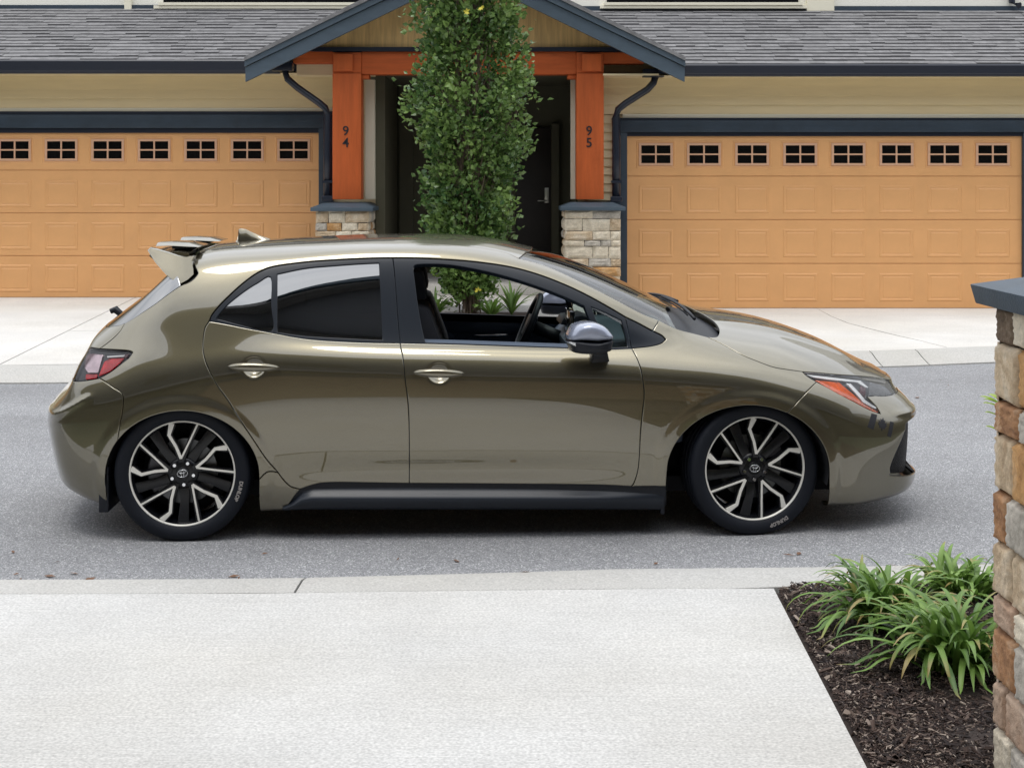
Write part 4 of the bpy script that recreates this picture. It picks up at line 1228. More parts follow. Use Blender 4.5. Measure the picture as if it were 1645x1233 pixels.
MB().add([(-300,-300,-.06),(300,-300,-.06),(300,300,-.06),(-300,300,-.06)], [(0,1,2,3)]).build("ground", GROUND, kind="structure")
# street edges
near_px = [(0,932),(430,930.5),(800,921),(1000,914.5),(1300,912),(1580,907)]
nearE = [px_ground(*p) for p in near_px]
nearE = [Vector((-30, nearE[0].y, 0))]+[Vector((-8, nearE[0].y, 0))]+nearE+[Vector((6, nearE[-1].y+.25, 0)), Vector((30, nearE[-1].y+3, 0))]
farE = [px_ground(0,617), px_ground(120,616), px_ground(1440,590), px_ground(1600,583)]
farE = [Vector((-30, farE[0].y+.3, 0)), Vector((-8, farE[0].y+.1, 0))]+farE+[Vector((8, farE[-1].y+.9, 0)), Vector((30, farE[-1].y+6, 0))]
def interp(E, x):
    for a, b in zip(E[:-1], E[1:]):
        if a.x <= x <= b.x: return a.y+(b.y-a.y)*(x-a.x)/(b.x-a.x)
    return E[-1].y
xs = [-30,-20,-12,-8,-6,-5,-4,-3,-2,-1,-.5,0,.5,1,1.5,2,3,4,5,6,8,12,20,30]
V = []; 
for x in xs: V += [(x, interp(nearE, x), 0), (x, interp(farE, x), 0)]
MB().add(V, [(2*i, 2*i+2, 2*i+3, 2*i+1) for i in range(len(xs)-1)]).build("street", ASPH, kind="structure")
# kerbs, cast in lengths with open joints
def kerb(E, sgn, joints, prof, mname, kw=None):
    root = empty("kerb", kind="structure")
    for a, b in zip(joints[:-1], joints[1:]):
        a += .005; b -= .005
        n = max(2, int((b-a)/.4)); V = []; m = len(prof)
        for i in range(n+1):
            x = a+(b-a)*i/n; y = interp(E, x)
            for d, z in prof: V.append((x, y+sgn*(d if kw is None else d*kw(x)), z))
        Fc = []
        for i in range(n):
            for j in range(m-1):
                f = (i*m+j, i*m+j+1, (i+1)*m+j+1, (i+1)*m+j)
                Fc.append(f if sgn > 0 else f[::-1])
        Fc += [tuple(range(m)), tuple(n*m+j for j in range(m-1, -1, -1))]
        MB().add(V, Fc).build("kerb_length", KERB, root)
    return root
backE = [px_ground(px_, py_, .03) for px_, py_ in [(0,953),(420,952),(600,949),(1000,944.5),(1240,944),(1340,939),(1580,931)]]
backE = [Vector((-30, backE[0].y, 0)), Vector((-8, backE[0].y, 0))]+backE+[Vector((6, backE[-1].y+.25, 0)), Vector((30, backE[-1].y+3, 0))]
KB = lambda x: interp(nearE, x)-interp(backE, x)
kerb(nearE, -1, [-30,-14,-9,-6.2,-3.9,-0.855,1.75,4.5,7,12,30], [(.006,-.05),(.006,.004),(.10,.008),(.30,.022),(.98,.031),(1.0,.029),(1.0,-.05)], "near", KB)
kerb(farE, 1, [-30,-16,-9,-6,-1.5,1.2,3.27,3.72,6.5,9.5,14,30], [(0,-.05),(0,.012),(.06,.018),(.25,.05),(.40,.085),(.52,.092),(.52,-.05)], "far")
# near drive: one broomed slab, its right edge beside the planting bed
ZD = .032
e1 = px_ground(1243, 945, ZD); e2 = px_ground(1393, 1233, ZD)
sl = (e2.x-e1.x)/(e2.y-e1.y)
top = [(x, interp(backE, x)-.014) for x in (-3.2,-2.2,-1.5,-1,-.5,0,.5)]+[(e1.x, interp(backE, e1.x)-.014)]
poly = top+[(e1.x+sl*(-2.6-e1.y), -2.6), (-3.2, -2.6)]
n = len(poly)
MB().add([(x,y,ZD) for x,y in poly]+[(x,y,-.08) for x,y in poly], [tuple(range(n-1,-1,-1))]+[(i,(i+1)%n,(i+1)%n+n,i+n) for i in range(n)]).build("driveway", DRIVE, kind="structure")
MB().add([(-30,-2.6,.0),(-3.21,-2.6,.0),(-3.21,5.8,.0),(-30,5.8,.0)], [(0,1,2,3)]).build("side_lawn", GROUND, kind="structure")
# planting bed
bx = lambda y: e1.x+sl*(y-e1.y)
yb = np.linspace(-2.6, 0, 2)
V = []; nx, ny = 60, 90; Fc = []
for j in range(ny+1):
    y = 2.2+(interp(backE, 1.5)-.008-2.2)*j/ny
    for i in range(nx+1):
        x0 = bx(y)+.003; x = x0+(3.6-x0)*(i/nx)**1.4
        yy = y+(interp(backE, x)-interp(backE, 1.5))*(j/ny)
        edge = min(1, (x-x0)/.10, max(0, (ny-j)/5))
        z = .012+.030*edge+.012*edge*(math.sin(x*9.1+y*7)*math.cos(y*11-x*5))
        V.append((x, yy, z))
for j in range(ny):
    for i in range(nx): Fc.append((j*(nx+1)+i, j*(nx+1)+i+1, (j+1)*(nx+1)+i+1, (j+1)*(nx+1)+i))
mesh_from("planting_bed", V, Fc, SOIL, smooth=True, kind="structure")
MB().add([(.9,-2.6,.01),(30,-2.6,.01),(30,2.25,.01),(.9,2.25,.01)],[(0,1,2,3)]).build("bed_ground", SOIL, kind="structure")
# bark mulch: loose chips
MULCH = mat("bark_chips", (0.045,0.028,0.022), rough=0.9)
def mulch_mat():
    m = bpy.data.materials.new("bark_mulch"); m.use_nodes = True
    nt = m.node_tree; N = nt.nodes; L = nt.links; b = N["Principled BSDF"]; b.inputs["Roughness"].default_value = .9
    at = N.new("ShaderNodeAttribute"); at.attribute_name = "shade"
    cr_ = N.new("ShaderNodeValToRGB"); e = cr_.color_ramp.elements
    e[0].position = 0; e[0].color = (.012,.008,.008,1); e[1].position = 1; e[1].color = (.36,.30,.25,1)
    for p, c in ((.5,(.035,.021,.017)),(.78,(.085,.055,.043)),(.90,(.22,.17,.14))):
        k = e.new(p); k.color = (*c,1)
    L.new(at.outputs["Fac"], cr_.inputs["Fac"]); L.new(cr_.outputs[0], b.inputs["Base Color"])
    return m
def chips(n, name):
    r = random.Random(3); V = []; Fc = []; sh = []
    for _ in range(n):
        y = 3.2+r.random()*2.75; x = bx(y)+.022+(r.random()**1.3)*1.7
        if y > interp(backE, x)-.02: continue
        L_ = r.uniform(.006, .024)*(1 if r.random() < .96 else 2.4); w_ = L_*r.uniform(.15, .4); t = w_*.4
        a = r.uniform(0, 6.283); el = r.gauss(0, .35); ro = r.uniform(-.8, .8)
        M_ = Matrix.Rotation(a, 3, 'Z') @ Matrix.Rotation(el, 3, 'Y') @ Matrix.Rotation(ro, 3, 'X')
        z = .040+r.random()*.016 if x-bx(y) > .06 else .028+r.random()*.012
        c = Vector((x, y, z)); b = len(V); s = r.random()
        for p in ((-L_,-w_,-t),(L_,-w_*.6,-t),(L_*.9,w_*.5,-t),(-L_*.9,w_,-t),(-L_*.9,-w_*.8,t),(L_*.95,-w_*.5,t),(L_*.8,w_*.5,t),(-L_*.8,w_*.8,t)):
            V.append(tuple(c+M_ @ (Vector(p)*.5))); sh.append(s)
        Fc += [tuple(b+k for k in f) for f in ((4,5,6,7),(0,1,5,4),(1,2,6,5),(2,3,7,6),(3,0,4,7))]
    o = mesh_from(name, V, Fc, mulch_mat(), kind="stuff", label="dark brown bark mulch chips covering the planting bed", cat="mulch")
    at = o.data.attributes.new("shade", 'FLOAT', 'POINT'); at.data.foreach_set('value', sh)
chips(70000, "bark_mulch")

# ---- far driveways: slabs with open joints
DZ = lambda y, s: .092 + (y-13.0)*(.004 if s < 0 else -.010)
def slab(pts, par, zf):
    n = len(pts)
    c = Vector((sum(p[0] for p in pts)/n, sum(p[1] for p in pts)/n))
    q = []
    for p in pts:
        d = Vector((p[0], p[1]))-c; d2 = d*(1-.012/d.length); q.append((c.x+d2.x, c.y+d2.y))
    MB().add([(x,y,zf(y)) for x,y in q]+[(x,y,-.05) for x,y in q], [tuple(range(n-1,-1,-1)) if False else tuple(range(n)), ]+[(i,i+n,(i+1)%n+n,(i+1)%n) for i in range(n)]).build("concrete_slab", FDRIVE, par)
def gp(px, py, z=.09):
    v = px_ground(px, py, z); return (v.x, v.y)
Lr = empty("driveway", kind="structure"); Rr = empty("driveway", kind="structure")
yfL = lambda x: interp(farE, x)+.525
d1 = gp(172,503); d0 = gp(0,585)
sd_ = (d0[1]-d1[1])/(d0[0]-d1[0])
zl = lambda y: DZ(y, -1); zr = lambda y: DZ(y, 1)
LX = -2.35
# left: diagonal joint running to the door, one cross joint right of it
yt = 19.75; xt = d1[0]+(yt-d1[1])/sd_
xb = d0[0]+((yfL(d0[0])-d0[1])/sd_)
slab([(-8.5, yfL(-8.5)), (xb, yfL(xb)), (xt, yt), (-8.5, yt)], Lr, zl)
ycj = gp(100,533)[1]
xc = d1[0]+(ycj-d1[1])/sd_
slab([(xb, yfL(xb)), (-3.2, yfL(-3.2)), (LX, yfL(LX)), (LX, ycj), (xc, ycj)], Lr, zl)
slab([(xc, ycj), (LX, ycj), (LX, yt), (xt, yt)], Lr, zl)
# right: curved joint
cv = [gp(*p, z=.06) for p in [(1318,494),(1335,506),(1362,518),(1400,529),(1440,540),(1480,550),(1516,560)]]
cv[0] = (cv[0][0], 19.0)
slab([(1.25, yfL(1.25)), (2.5, yfL(2.5)), (3.4, yfL(3.4)), (cv[-1][0], yfL(cv[-1][0]))]+cv[::-1]+[(1.25, 19.0)], Rr, zr)
slab([(cv[-1][0], yfL(cv[-1][0])), (5.5, yfL(5.5)), (8.5, yfL(8.5)), (8.5, 19.0)]+cv, Rr, zr)
# path and soil between the two drives, up to the porch
PAVE = concrete("path_concrete", (0.42, 0.41, 0.38), broom=False)
MB().add([(LX+.01,13.1,.05),(1.24,13.6,.05),(1.24,22,.05),(LX+.01,22,.05)],[(0,1,2,3)]).build("path", PAVE, kind="structure")
MB().box(-1.2,.25,15.6,17.6,-.02,.12).build("planting_bed", SOIL, kind="structure", bevel=.05)

# ================================================================ HOUSES
GAR = mat("garage_door_paint", (0.72, 0.38, 0.155), rough=0.42, var=0.05, scale=3, bump=0.04, bscale=90)
NAVY = mat("navy_trim", (0.024, 0.040, 0.060), rough=0.45, var=0.2, scale=4, bump=.05, bscale=60)
NAVYD = mat("navy_gutter", (0.010, 0.014, 0.026), rough=0.32)
SLATE = mat("slate_trim", (0.060, 0.088, 0.116), rough=0.55, var=0.12, scale=5, stretch=(1,1,3), bump=.08, bscale=80)
CREAM = mat("cream_siding", (0.78, 0.66, 0.42), rough=0.6, var=0.04, scale=2, bump=.08, bscale=60, stretch=(1,1,8))
CREAMW = mat("cream_trim", (0.76, 0.72, 0.58), rough=0.55, var=.03, scale=3)
WHITE = mat("white_siding", (0.80, 0.78, 0.70), rough=0.55)
PLY = mat("tan_plywood", (0.55, 0.36, 0.15), rough=0.7, var=0.25, scale=3.0, stretch=(9,9,.6), bump=.15, bscale=12)
CEDAR = mat("orange_stained_timber", (0.50, 0.105, 0.024), spec=.3, rough=0.6, var=0.16, scale=2.5, stretch=(6,6,.7), bump=.15, bscale=14, obj_var=.06)
CEDARH = mat("orange_stained_beam", (0.48, 0.098, 0.022), spec=.3, rough=0.6, var=0.18, scale=2.5, stretch=(.7,6,6), bump=.15, bscale=14, obj_var=.06)
WPANE = glass("door_window_glass", (0.10,0.10,0.11), ior=1.4, tint_mix=.6, body=(.006,.006,.007))
WFRAME = mat("window_muntin", (0.64, 0.38, 0.24), rough=0.5)
def shingle_mat():
    m = mat("asphalt_shingle", (0.190, 0.188, 0.193), rough=0.9, var=0.25, scale=9, bump=0.5, bscale=160, obj_var=.09)
    return m
SHG = shingle_mat()
SHE = mat("shingle_edge_shadow", (.075,.074,.078), rough=.95)  # dark cut edge, its colour also standing in for shadow below each course
BRONZE = mat("dark_door", (0.018, 0.013, 0.011), rough=0.5, var=.2, scale=6)
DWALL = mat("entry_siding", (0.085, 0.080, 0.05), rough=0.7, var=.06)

def door_windows(parent, X, Y, zc, n, pitch, side, skip=()):
    for k in range(n):
        x = X+side*pitch*k
        w_, h_ = .405, .262; t = .030; b = .020
        f = MB()
        f.box(x-w_/2-.012, x-w_/2+t-.012, Y-.014, Y+.02, zc-h_/2-.012, zc+h_/2+.012)
        f.box(x+w_/2-t+.012, x+w_/2+.012, Y-.014, Y+.02, zc-h_/2-.012, zc+h_/2+.012)
        f.box(x-w_/2+t-.012, x+w_/2-t+.012, Y-.0135, Y+.02, zc-h_/2-.012, zc-h_/2+t-.012)
        f.box(x-w_/2+t-.012, x+w_/2-t+.012, Y-.0135, Y+.02, zc+h_/2-t+.012, zc+h_/2+.012)
        f.box(x-b/2, x+b/2, Y-.0125, Y+.02, zc-h_/2+t-.012, zc+h_/2-t+.012)
        f.box(x-w_/2+t-.012, x-b/2, Y-.012, Y+.02, zc-b/2, zc+b/2)
        f.box(x+b/2, x+w_/2-t+.012, Y-.012, Y+.02, zc-b/2, zc+b/2)
        f.build("window_frame", WFRAME, parent)
        for sx in (-1, 1):
            for sz in (-1, 1):
                x0, x1 = sorted((x+sx*b/2, x+sx*(w_/2-t+.012))); z0, z1 = sorted((zc+sz*b/2, zc+sz*(h_/2-t+.012)))
                MB().box(x0, x1, Y+.002, Y+.007, z0, z1).build("window_pane", WPANE, parent)
def garage(root, x0, x1, Y, z0, z1, wins, zsec, zwin, zpan, pcols, side):
    """sectional door: four sections with pressed raised panels and a row of four-pane windows"""
    d = MB()
    zs = zsec
    for a, b in zip(zs[:-1], zs[1:]): 
        if b < zs[-1]-.01: d.box(x0, x1, Y, Y+.05, a+.004, b-.004)
    # top section has openings for the windows: build it in strips
    a, b = zs[-2]+.004, zs[-1]
    hw, hh = .405/2+.010, .262/2+.010
    d.box(x0, x1, Y, Y+.05, a, zwin-hh); d.box(x0, x1, Y, Y+.05, zwin+hh, b)
    ex = [x0]
    for c in sorted(pcols): ex += [c-hw, c+hw]
    ex.append(x1)
    for i in range(0, len(ex), 2): d.box(ex[i], ex[i+1], Y, Y+.05, zwin-hh, zwin+hh)
    door = d.build("garage_door", GAR, root)
    MB().box(x0, x1, Y+.30, Y+.32, z0, z1).build("door_lining", DARK, door)
    MB().box(x0+.003, x1-.003, Y+.012, Y+.03, z0+.01, zs[-2]+.03).build("door_core", GAR, door)
    pw = .435; me = None
    for (pa, pb) in zpan:
        for c in sorted(pcols):
            if me is None:
                hx, hz = pw/2, (pb-pa)/2
                rs = [(0,-.0005),(.009,.0060),(.024,.0064),(.042,.0008),(.054,.0050)]
                V = []
                for ins, h in rs:
                    V += [(-hx+ins,-h,-hz+ins),(hx-ins,-h,-hz+ins),(hx-ins,-h,hz-ins),(-hx+ins,-h,hz-ins)]
                Fc = [(4*i+j, 4*i+(j+1)%4, 4*i+4+(j+1)%4, 4*i+4+j) for i in range(4) for j in range(4)]+[(16,17,18,19)]
                o = mesh_from("raised_panel", V, Fc, GAR, door); me = o.data
            else:
                o = link("raised_panel", me, GAR, door)
            o.location = (c, Y, (pa+pb)/2)
    # frame moulding round each window
    for c in pcols:
        f = MB(); w_, h_ = .405/2+.045, .262/2+.045
        f.add([(c-w_,Y,zwin-h_),(c+w_,Y,zwin-h_),(c+w_,Y,zwin+h_),(c-w_,Y,zwin+h_),
               (c-w_+.012,Y-.007,zwin-h_+.012),(c+w_-.012,Y-.007,zwin-h_+.012),(c+w_-.012,Y-.007,zwin+h_-.012),(c-w_+.012,Y-.007,zwin+h_-.012),
               (c-w_+.03,Y-.001,zwin-h_+.03),(c+w_-.03,Y-.001,zwin-h_+.03),(c+w_-.03,Y-.001,zwin+h_-.03),(c-w_+.03,Y-.001,zwin+h_-.03)],
              [(0,1,5,4),(1,2,6,5),(2,3,7,6),(3,0,4,7),(4,5,9,8),(5,6,10,9),(6,7,11,10),(7,4,8,11)])
        f.build("window_moulding", GAR, door)
    door_windows(door, pcols[0], Y, zwin, len(pcols), abs(pcols[1]-pcols[0]), 1 if pcols[1] > pcols[0] else -1)
    MB().box(x0, x1, Y-.005, Y+.04, z0-.012, z0+.003).build("bottom_seal", DARK, door)
    return door
def siding(root, x0, x1, Y, z0, z1, expo, m_, name="siding_board"):
    z = z0
    while z < z1-.01:
        h = min(expo, z1-z)
        V = [(x0,Y-.036,z),(x1,Y-.036,z),(x1,Y-.004,z+h+.004),(x0,Y-.004,z+h+.004),(x0,Y,z),(x1,Y,z)]
        mesh_from(name, V, [(0,1,2,3),(0,4,5,1)], m_, root)
        z += expo
def roof(root, x0, x1, ye, ze, slope, yw, vis, cut0=None, cut1=None):
    """laminated shingles in courses from the gutter up; the widest-showing ones are single parts"""
    L_ = yw-ye; n = int(round(math.hypot(L_, slope*L_)/.140)); st = L_/n
    r = random.Random(int(abs(x0*10))); cnt = 0; rest = MB()
    lo = lambda k: x0 if cut0 is None else max(x0, cut0+(x0-cut0)*k/(n*.8))
    hi = lambda k: x1 if cut1 is None else min(x1, cut1+(x1-cut1)*k/(n*.8))
    base = MB().add([(lo(0),ye,ze-.012),(hi(0),ye,ze-.012),(x1,yw,ze+slope*L_-.012),(x0,yw,ze+slope*L_-.012)],[(0,1,2,3)]).build("roof", SHG, root)
    for k in range(n):
        y = ye+st*k; x = x0-r.random()*.3
        while x < x1:
            w_ = r.choice((.18,.24,.30,.36,.42)); xa, xb_ = max(lo(k), x+.001), min(hi(k), x+w_-.001)
            x += w_
            if xb_-xa < .03: continue
            th = r.choice((.015,.018,.022,.026)); j = r.uniform(-.006,.006)
            y0 = y-.012+j; y1 = y+st*1.05
            z0_, z1_ = ze+slope*(y0-ye), ze+slope*(y1-ye)
            V = [(xa,y0,z0_-.004),(xb_,y0,z0_-.004),(xb_,y0,z0_+th),(xa,y0,z0_+th),(xb_,y1,z1_+.003),(xa,y1,z1_+.003)]
            Fc = [(0,1,2,3),(3,2,4,5),(1,4,2),(0,3,5)]
            th0 = th
            pxm = 822.5+F*((xa+xb_)/2)/y
            if vis(pxm) and cnt < 298:
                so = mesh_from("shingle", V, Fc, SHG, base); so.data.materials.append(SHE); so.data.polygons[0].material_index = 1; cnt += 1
            else: rest.add(V, Fc)
    if rest.v:
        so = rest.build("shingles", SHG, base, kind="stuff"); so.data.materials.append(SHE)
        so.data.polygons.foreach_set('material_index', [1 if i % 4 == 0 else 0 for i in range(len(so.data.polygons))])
    return base
def gutter(root, x0, x1, y, z0, z1):
    MB().prism_x([(y,z1),(y+.012,z1),(y+.02,z0+.012),(y+.11,z0+.012),(y+.11,z1-.01),(y+.12,z1-.01),(y+.12,z0),(y+.03,z0),(y+.012,z0+.035),(y-.012,z1-.02)], x0, x1).build("gutter", NAVYD, root)

# ---- left house
HL = empty("townhouse", (0,0,0), label="left townhouse with tan garage door, cream siding and grey shingle roof", cat="house", group="townhouses across the street")
YL = 19.6; sL = F/YL
Xp0 = lambda px: (px-822.5)/(F/18.5)
pc = [(472-822.5)/sL-.61*k for k in range(8)]
garage(HL, -7.42, -2.53, YL, .118, 2.275, 8, [.118,.665,1.225,1.785,2.275], CH+49/sL, [(1.30,1.655),(.745,1.10),(.195,.54)], pc, -1)
fr = MB()
xr = (535-822.5)/sL
fr.box(-2.53, xr, YL-.06, YL+.12, .08, 2.40); fr.build("door_jamb", NAVY, HL, bevel=.006)
MB().box(-7.60, -7.42, YL-.06, YL+.12, .08, 2.40).build("door_jamb", NAVY, HL, bevel=.006)
MB().box(-7.60, xr, YL-.075, YL+.12, 2.335, 2.515).build("door_header", NAVY, HL, bevel=.006)
MB().box(-7.42, -2.53, YL-.03, YL+.12, 2.272, 2.334).build("header_lip", NAVYD, HL)
MB().box(-7.62, xr+.02, YL-.085, YL+.1, 2.515, 2.552).build("drip_cap", NAVYD, HL)
MB().box(-7.62, xr+.0, YL-.04, YL+.1, 2.552, 2.60).build("base_trim", CREAMW, HL)
MB().box(-7.8, xr+.45, YL+.02, YL+.14, 2.5, 3.35).build("wall", CREAM, HL)
MB().box(xr+.001, Xp0(606), YL+.02, YL+.14, .05, 2.499).build("wall", CREAM, HL)
siding(HL, -7.8, xr+.10, YL+.018, 2.60, 3.12, .122, CREAM)
MB().box(-8.0,-7.60,YL+.0,YL+.14,.08,3.2).build("side_wall", CREAM, HL)
ye = 19.03
gutter(HL, -8.2, -2.95, ye-.12, CH+171/126.2, CH+193/126.2)
MB().box(-8.2, -2.0, ye, YL+.1, 3.02, 3.04).build("soffit", CREAM, HL)
MB().box(-8.2, -2.0, ye, ye+.02, 3.02, 3.17).build("fascia", NAVYD, HL)
roof(HL, -8.2, -1.7, ye-.05, 3.175, .4167, 21.15, lambda p: -5 < p < 640, cut1=-2.95)
MB().box(-8.2, -1.7, 21.13, 21.16, 4.02, 4.13).build("flashing", NAVY, HL)
MB().box(-8.2, -.58, 21.16, 21.4, 4.05, 6.6).build("upper_wall", WHITE, HL)
sU = F/21.1
MB().box((200-822.5)/sU, (211-822.5)/sU, 21.09, 21.16, 4.04, 6.6).build("corner_board", CREAMW, HL)
MB().box((248-822.5)/sU, (650-822.5)/sU, 21.05, 21.16, 4.07, 4.115).build("window_sill", CREAMW, HL)
MB().box((256-822.5)/sU, (640-822.5)/sU, 21.03, 21.16, 4.116, 4.155).build("window_trim", CREAMW, HL)
MB().box((262-822.5)/sU, (630-822.5)/sU, 21.12, 21.17, 4.156, 5.2).build("window", WPANE, HL)
# ---- right house
HR = empty("townhouse", (0,0,0), label="right townhouse with tan garage door and white window sill above the roof", cat="house", group="townhouses across the street")
YR = 18.94; sR = F/YR
pc = [(1053.5-822.5)/sR+.61*k for k in range(8)]
garage(HR, (1007-822.5)/sR, (1641-822.5)/sR, YR, .032, 2.215, 8, [.032,.60,1.155,1.705,2.215], CH+42/sR, [(1.235,1.59),(.68,1.035),(.125,.47)], pc, 1)
xj = (985-822.5)/sR; xR2 = (1641-822.5)/sR
MB().box(xj, (1007-822.5)/sR, YR-.06, YR+.12, .0, 2.30).build("door_jamb", NAVY, HR, bevel=.006)
MB().box(xR2, xR2+.2, YR-.06, YR+.12, .0, 2.30).build("door_jamb", NAVY, HR, bevel=.006)
MB().box(xj, xR2+.2, YR-.075, YR+.12, 2.26, 2.415).build("door_header", NAVY, HR, bevel=.006)
MB().box((1007-822.5)/sR, xR2, YR-.03, YR+.12, 2.21, 2.259).build("header_lip", NAVYD, HR)
MB().box(xj-.02, xR2+.22, YR-.085, YR+.1, 2.415, 2.44).build("drip_cap", NAVYD, HR)
MB().box(xj+.12, xR2+.22, YR-.04, YR+.1, 2.44, 2.49).build("base_trim", CREAMW, HR)
MB().box(xj-.45, xR2+.6, YR+.02, YR+.14, 2.3, 3.3).build("wall", CREAM, HR)
MB().box(xj-.45, xj-.002, YR+.02, YR+.14, .0, 2.3).build("wall", CREAM, HR)
siding(HR, xj-.30, xR2+.5, YR+.018, 2.49, 3.06, .118, CREAM)
siding(HR, xj-.30, xj-.01, YR+.018, 1.40, 2.49, .108, CREAM)
MB().box(xR2+.2, xR2+.6, YR+.0, YR+.14, .0, 3.1).build("side_wall", CREAM, HR)
ye = 18.42
sG = F/(ye-.12)
gutter(HR, (1092-822.5)/sG, 8.2, ye-.12, CH+167.5/sG, CH+187/sG)
zg = CH+187/sG
MB().box((970-822.5)/sG, 8.2, ye, YR+.1, zg-.13, zg-.11).build("soffit", CREAM, HR)
MB().box((1060-822.5)/sG, 8.2, ye, ye+.02, zg-.13, zg-.01).build("fascia", NAVYD, HR)
roof(HR, .5, 8.2, ye-.05, zg+.0, .4167, 20.55, lambda p: 1000 < p < 1652, cut0=1.85)
zt = zg+.4167*(20.55-ye+.05)
MB().box(.5, 8.2, 20.53, 20.56, zt-.02, zt+.06).build("flashing", NAVY, HR)
MB().box(-.56, 8.2, 20.56, 20.8, 3.9, 6.6).build("upper_wall", WHITE, HR)
sU = F/20.5
MB().box((1296-822.5)/sU, (1340-822.5)/sU, 20.49, 20.56, zt-.01, 6.6).build("corner_board", CREAMW, HR)
MB().box((964-822.5)/sU, (1295-822.5)/sU, 20.45, 20.56, zt+.02, zt+.062).build("window_sill", CREAMW, HR)
MB().box((970-822.5)/sU, (1288-822.5)/sU, 20.43, 20.56, zt+.063, zt+.10).build("window_trim", CREAMW, HR)
MB().box((975-822.5)/sU, (1283-822.5)/sU, 20.52, 20.565, zt+.101, 5.2).build("window", WPANE, HR)
MB().tube([(6.86,20.50,5.5),(6.86,20.50,zt+.10),(6.93,20.40,zt+.05)], .045, 8).build("downpipe", NAVYD, HR, auto=R(50))
# ---- porch between them
PO = empty("entrance_porch", (-.57, 18.5, 0), label="gabled entrance porch with orange timber posts on stone piers", cat="porch")
def W(o):       # world-placed parts of the porch
    o.location = (.57, -18.5, 0); return o
YP = 18.5; sP = F/YP
Xp = lambda px: (px-822.5)/sP
Zp = lambda py: CH-(py-HZ)/sP
posts = [(534,580,'94'),(926,970,'95')]
for a, b, num in posts:
    p = W(MB().box(Xp(a), Xp(b), YP, YP+.34, 1.415, Zp(118)).build("post", CEDAR, PO, bevel=.008))
    for i, ch in enumerate(num):
        me = text_mesh(ch, .165, .003, bold=.0015)
        o = link("numeral", me, DECAL, p)
        o.location = ((Xp(a)+Xp(b))/2-.012, YP-.004, (1.65+(290-(211 if i == 0 else 230))/sP)); o.rotation_euler = (R(90), 0, 0)
W(MB().box(Xp(580), Xp(926), YP+.03, YP+.30, Zp(119), Zp(83)).build("beam", CEDARH, PO, bevel=.006))
W(MB().box(Xp(470), Xp(533.5), YP+.04, YP+.29, Zp(101), Zp(82)).build("beam", CEDARH, PO, bevel=.006))
W(MB().box(Xp(970.5), Xp(1035), YP+.04, YP+.29, Zp(102), Zp(84)).build("beam", CEDARH, PO, bevel=.006))
for a, b in ((534,580),(926,970)):
    W(MB().box(Xp(a)-.0, Xp(b)+.0, YP+.012, YP+.30, Zp(117.5), Zp(84)).build("post_head", CEDARH, PO, bevel=.006))
    c0, c1 = (536,567) if a == 534 else (935,966)
    W(MB().box(Xp(c0), Xp(c1), YP-.035, YP+.01, Zp(114.5), Zp(87)).build("beam_end", CEDAR, PO, bevel=.006))
for xa, xb_ in ((580.5,596),):
    W(MB().box(Xp(xa), Xp(xb_), YP+.50, YP+.62, 1.415, Zp(124)).build("corner_board", CREAMW, PO))
W(MB().box(Xp(919), Xp(929), YP+.36, YP+.55, 1.415, Zp(124)).build("corner_board", CREAMW, PO))
for xa, xb_ in ((578,592),(912,926)):
    W(MB().box(Xp(xa), Xp(xb_), YP+.06, YP+.28, Zp(126), Zp(119.2)).build("brace_block", CEDAR, PO, bevel=.004))
W(MB().box(Xp(490), Xp(1010), YP-.02, YP+.20, Zp(83), Zp(76)).build("ledger", NAVYD, PO))
# gable wall of tan boards
gx0, gx1, ga = Xp(430), Xp(1070), Xp(748.5)
def rake(px): return Zp(98-(345.5-abs(px-748.5))*.49)
bw = .305; x = Xp(470)
while x < Xp(1030):
    xa, xb_ = x, min(x+bw, Xp(1030))-.0003
    za = rake(822.5+sP*xa)-.09; zb_ = rake(822.5+sP*xb_)-.09
    z0_ = Zp(76)
    pts = [(xa,z0_),(xb_,z0_),(xb_,max(z0_+.01,zb_))]
    if xa < ga < xb_: pts.append((ga, rake(748.5)-.09))
    pts.append((xa, max(z0_+.01,za)))
    W(MB().prism_y(pts, YP+.03, YP+.06).build("gable_board", PLY, PO)) if xa > -9 else None
    x += bw
# bargeboards, in two steps
def barge(s):
    A = (403 if s < 0 else 1094.5); pk = 748.5
    yT, sl_ = 97.5, .488
    def pt(px, dy): return (Xp(px), Zp(yT-(abs(A-px))*sl_+dy))
    up = [pt(A,0), pt(pk,0), pt(pk,17), (Xp(A), Zp(yT+14))]
    lo = [(Xp(A)+(.006 if s < 0 else -.006), Zp(yT+14.8)), pt(pk,17.8), pt(pk,39), (Xp(A)+(.006 if s < 0 else -.006), Zp(yT+37.5))]
    W(MB().prism_y(up, YP-.44, YP-.34).build("bargeboard", SLATE, PO))
    W(MB().prism_y(lo, YP-.415, YP-.35).build("bargeboard", SLATE, PO))
    # roof deck behind and soffit
    dk = [pt(A,-1.5), pt(pk,-1.5), pt(pk,5), pt(A,5)]
    W(MB().prism_y(dk, YP-.46, 20.8).build("roof_deck", SHG, PO))
barge(-1); barge(1)
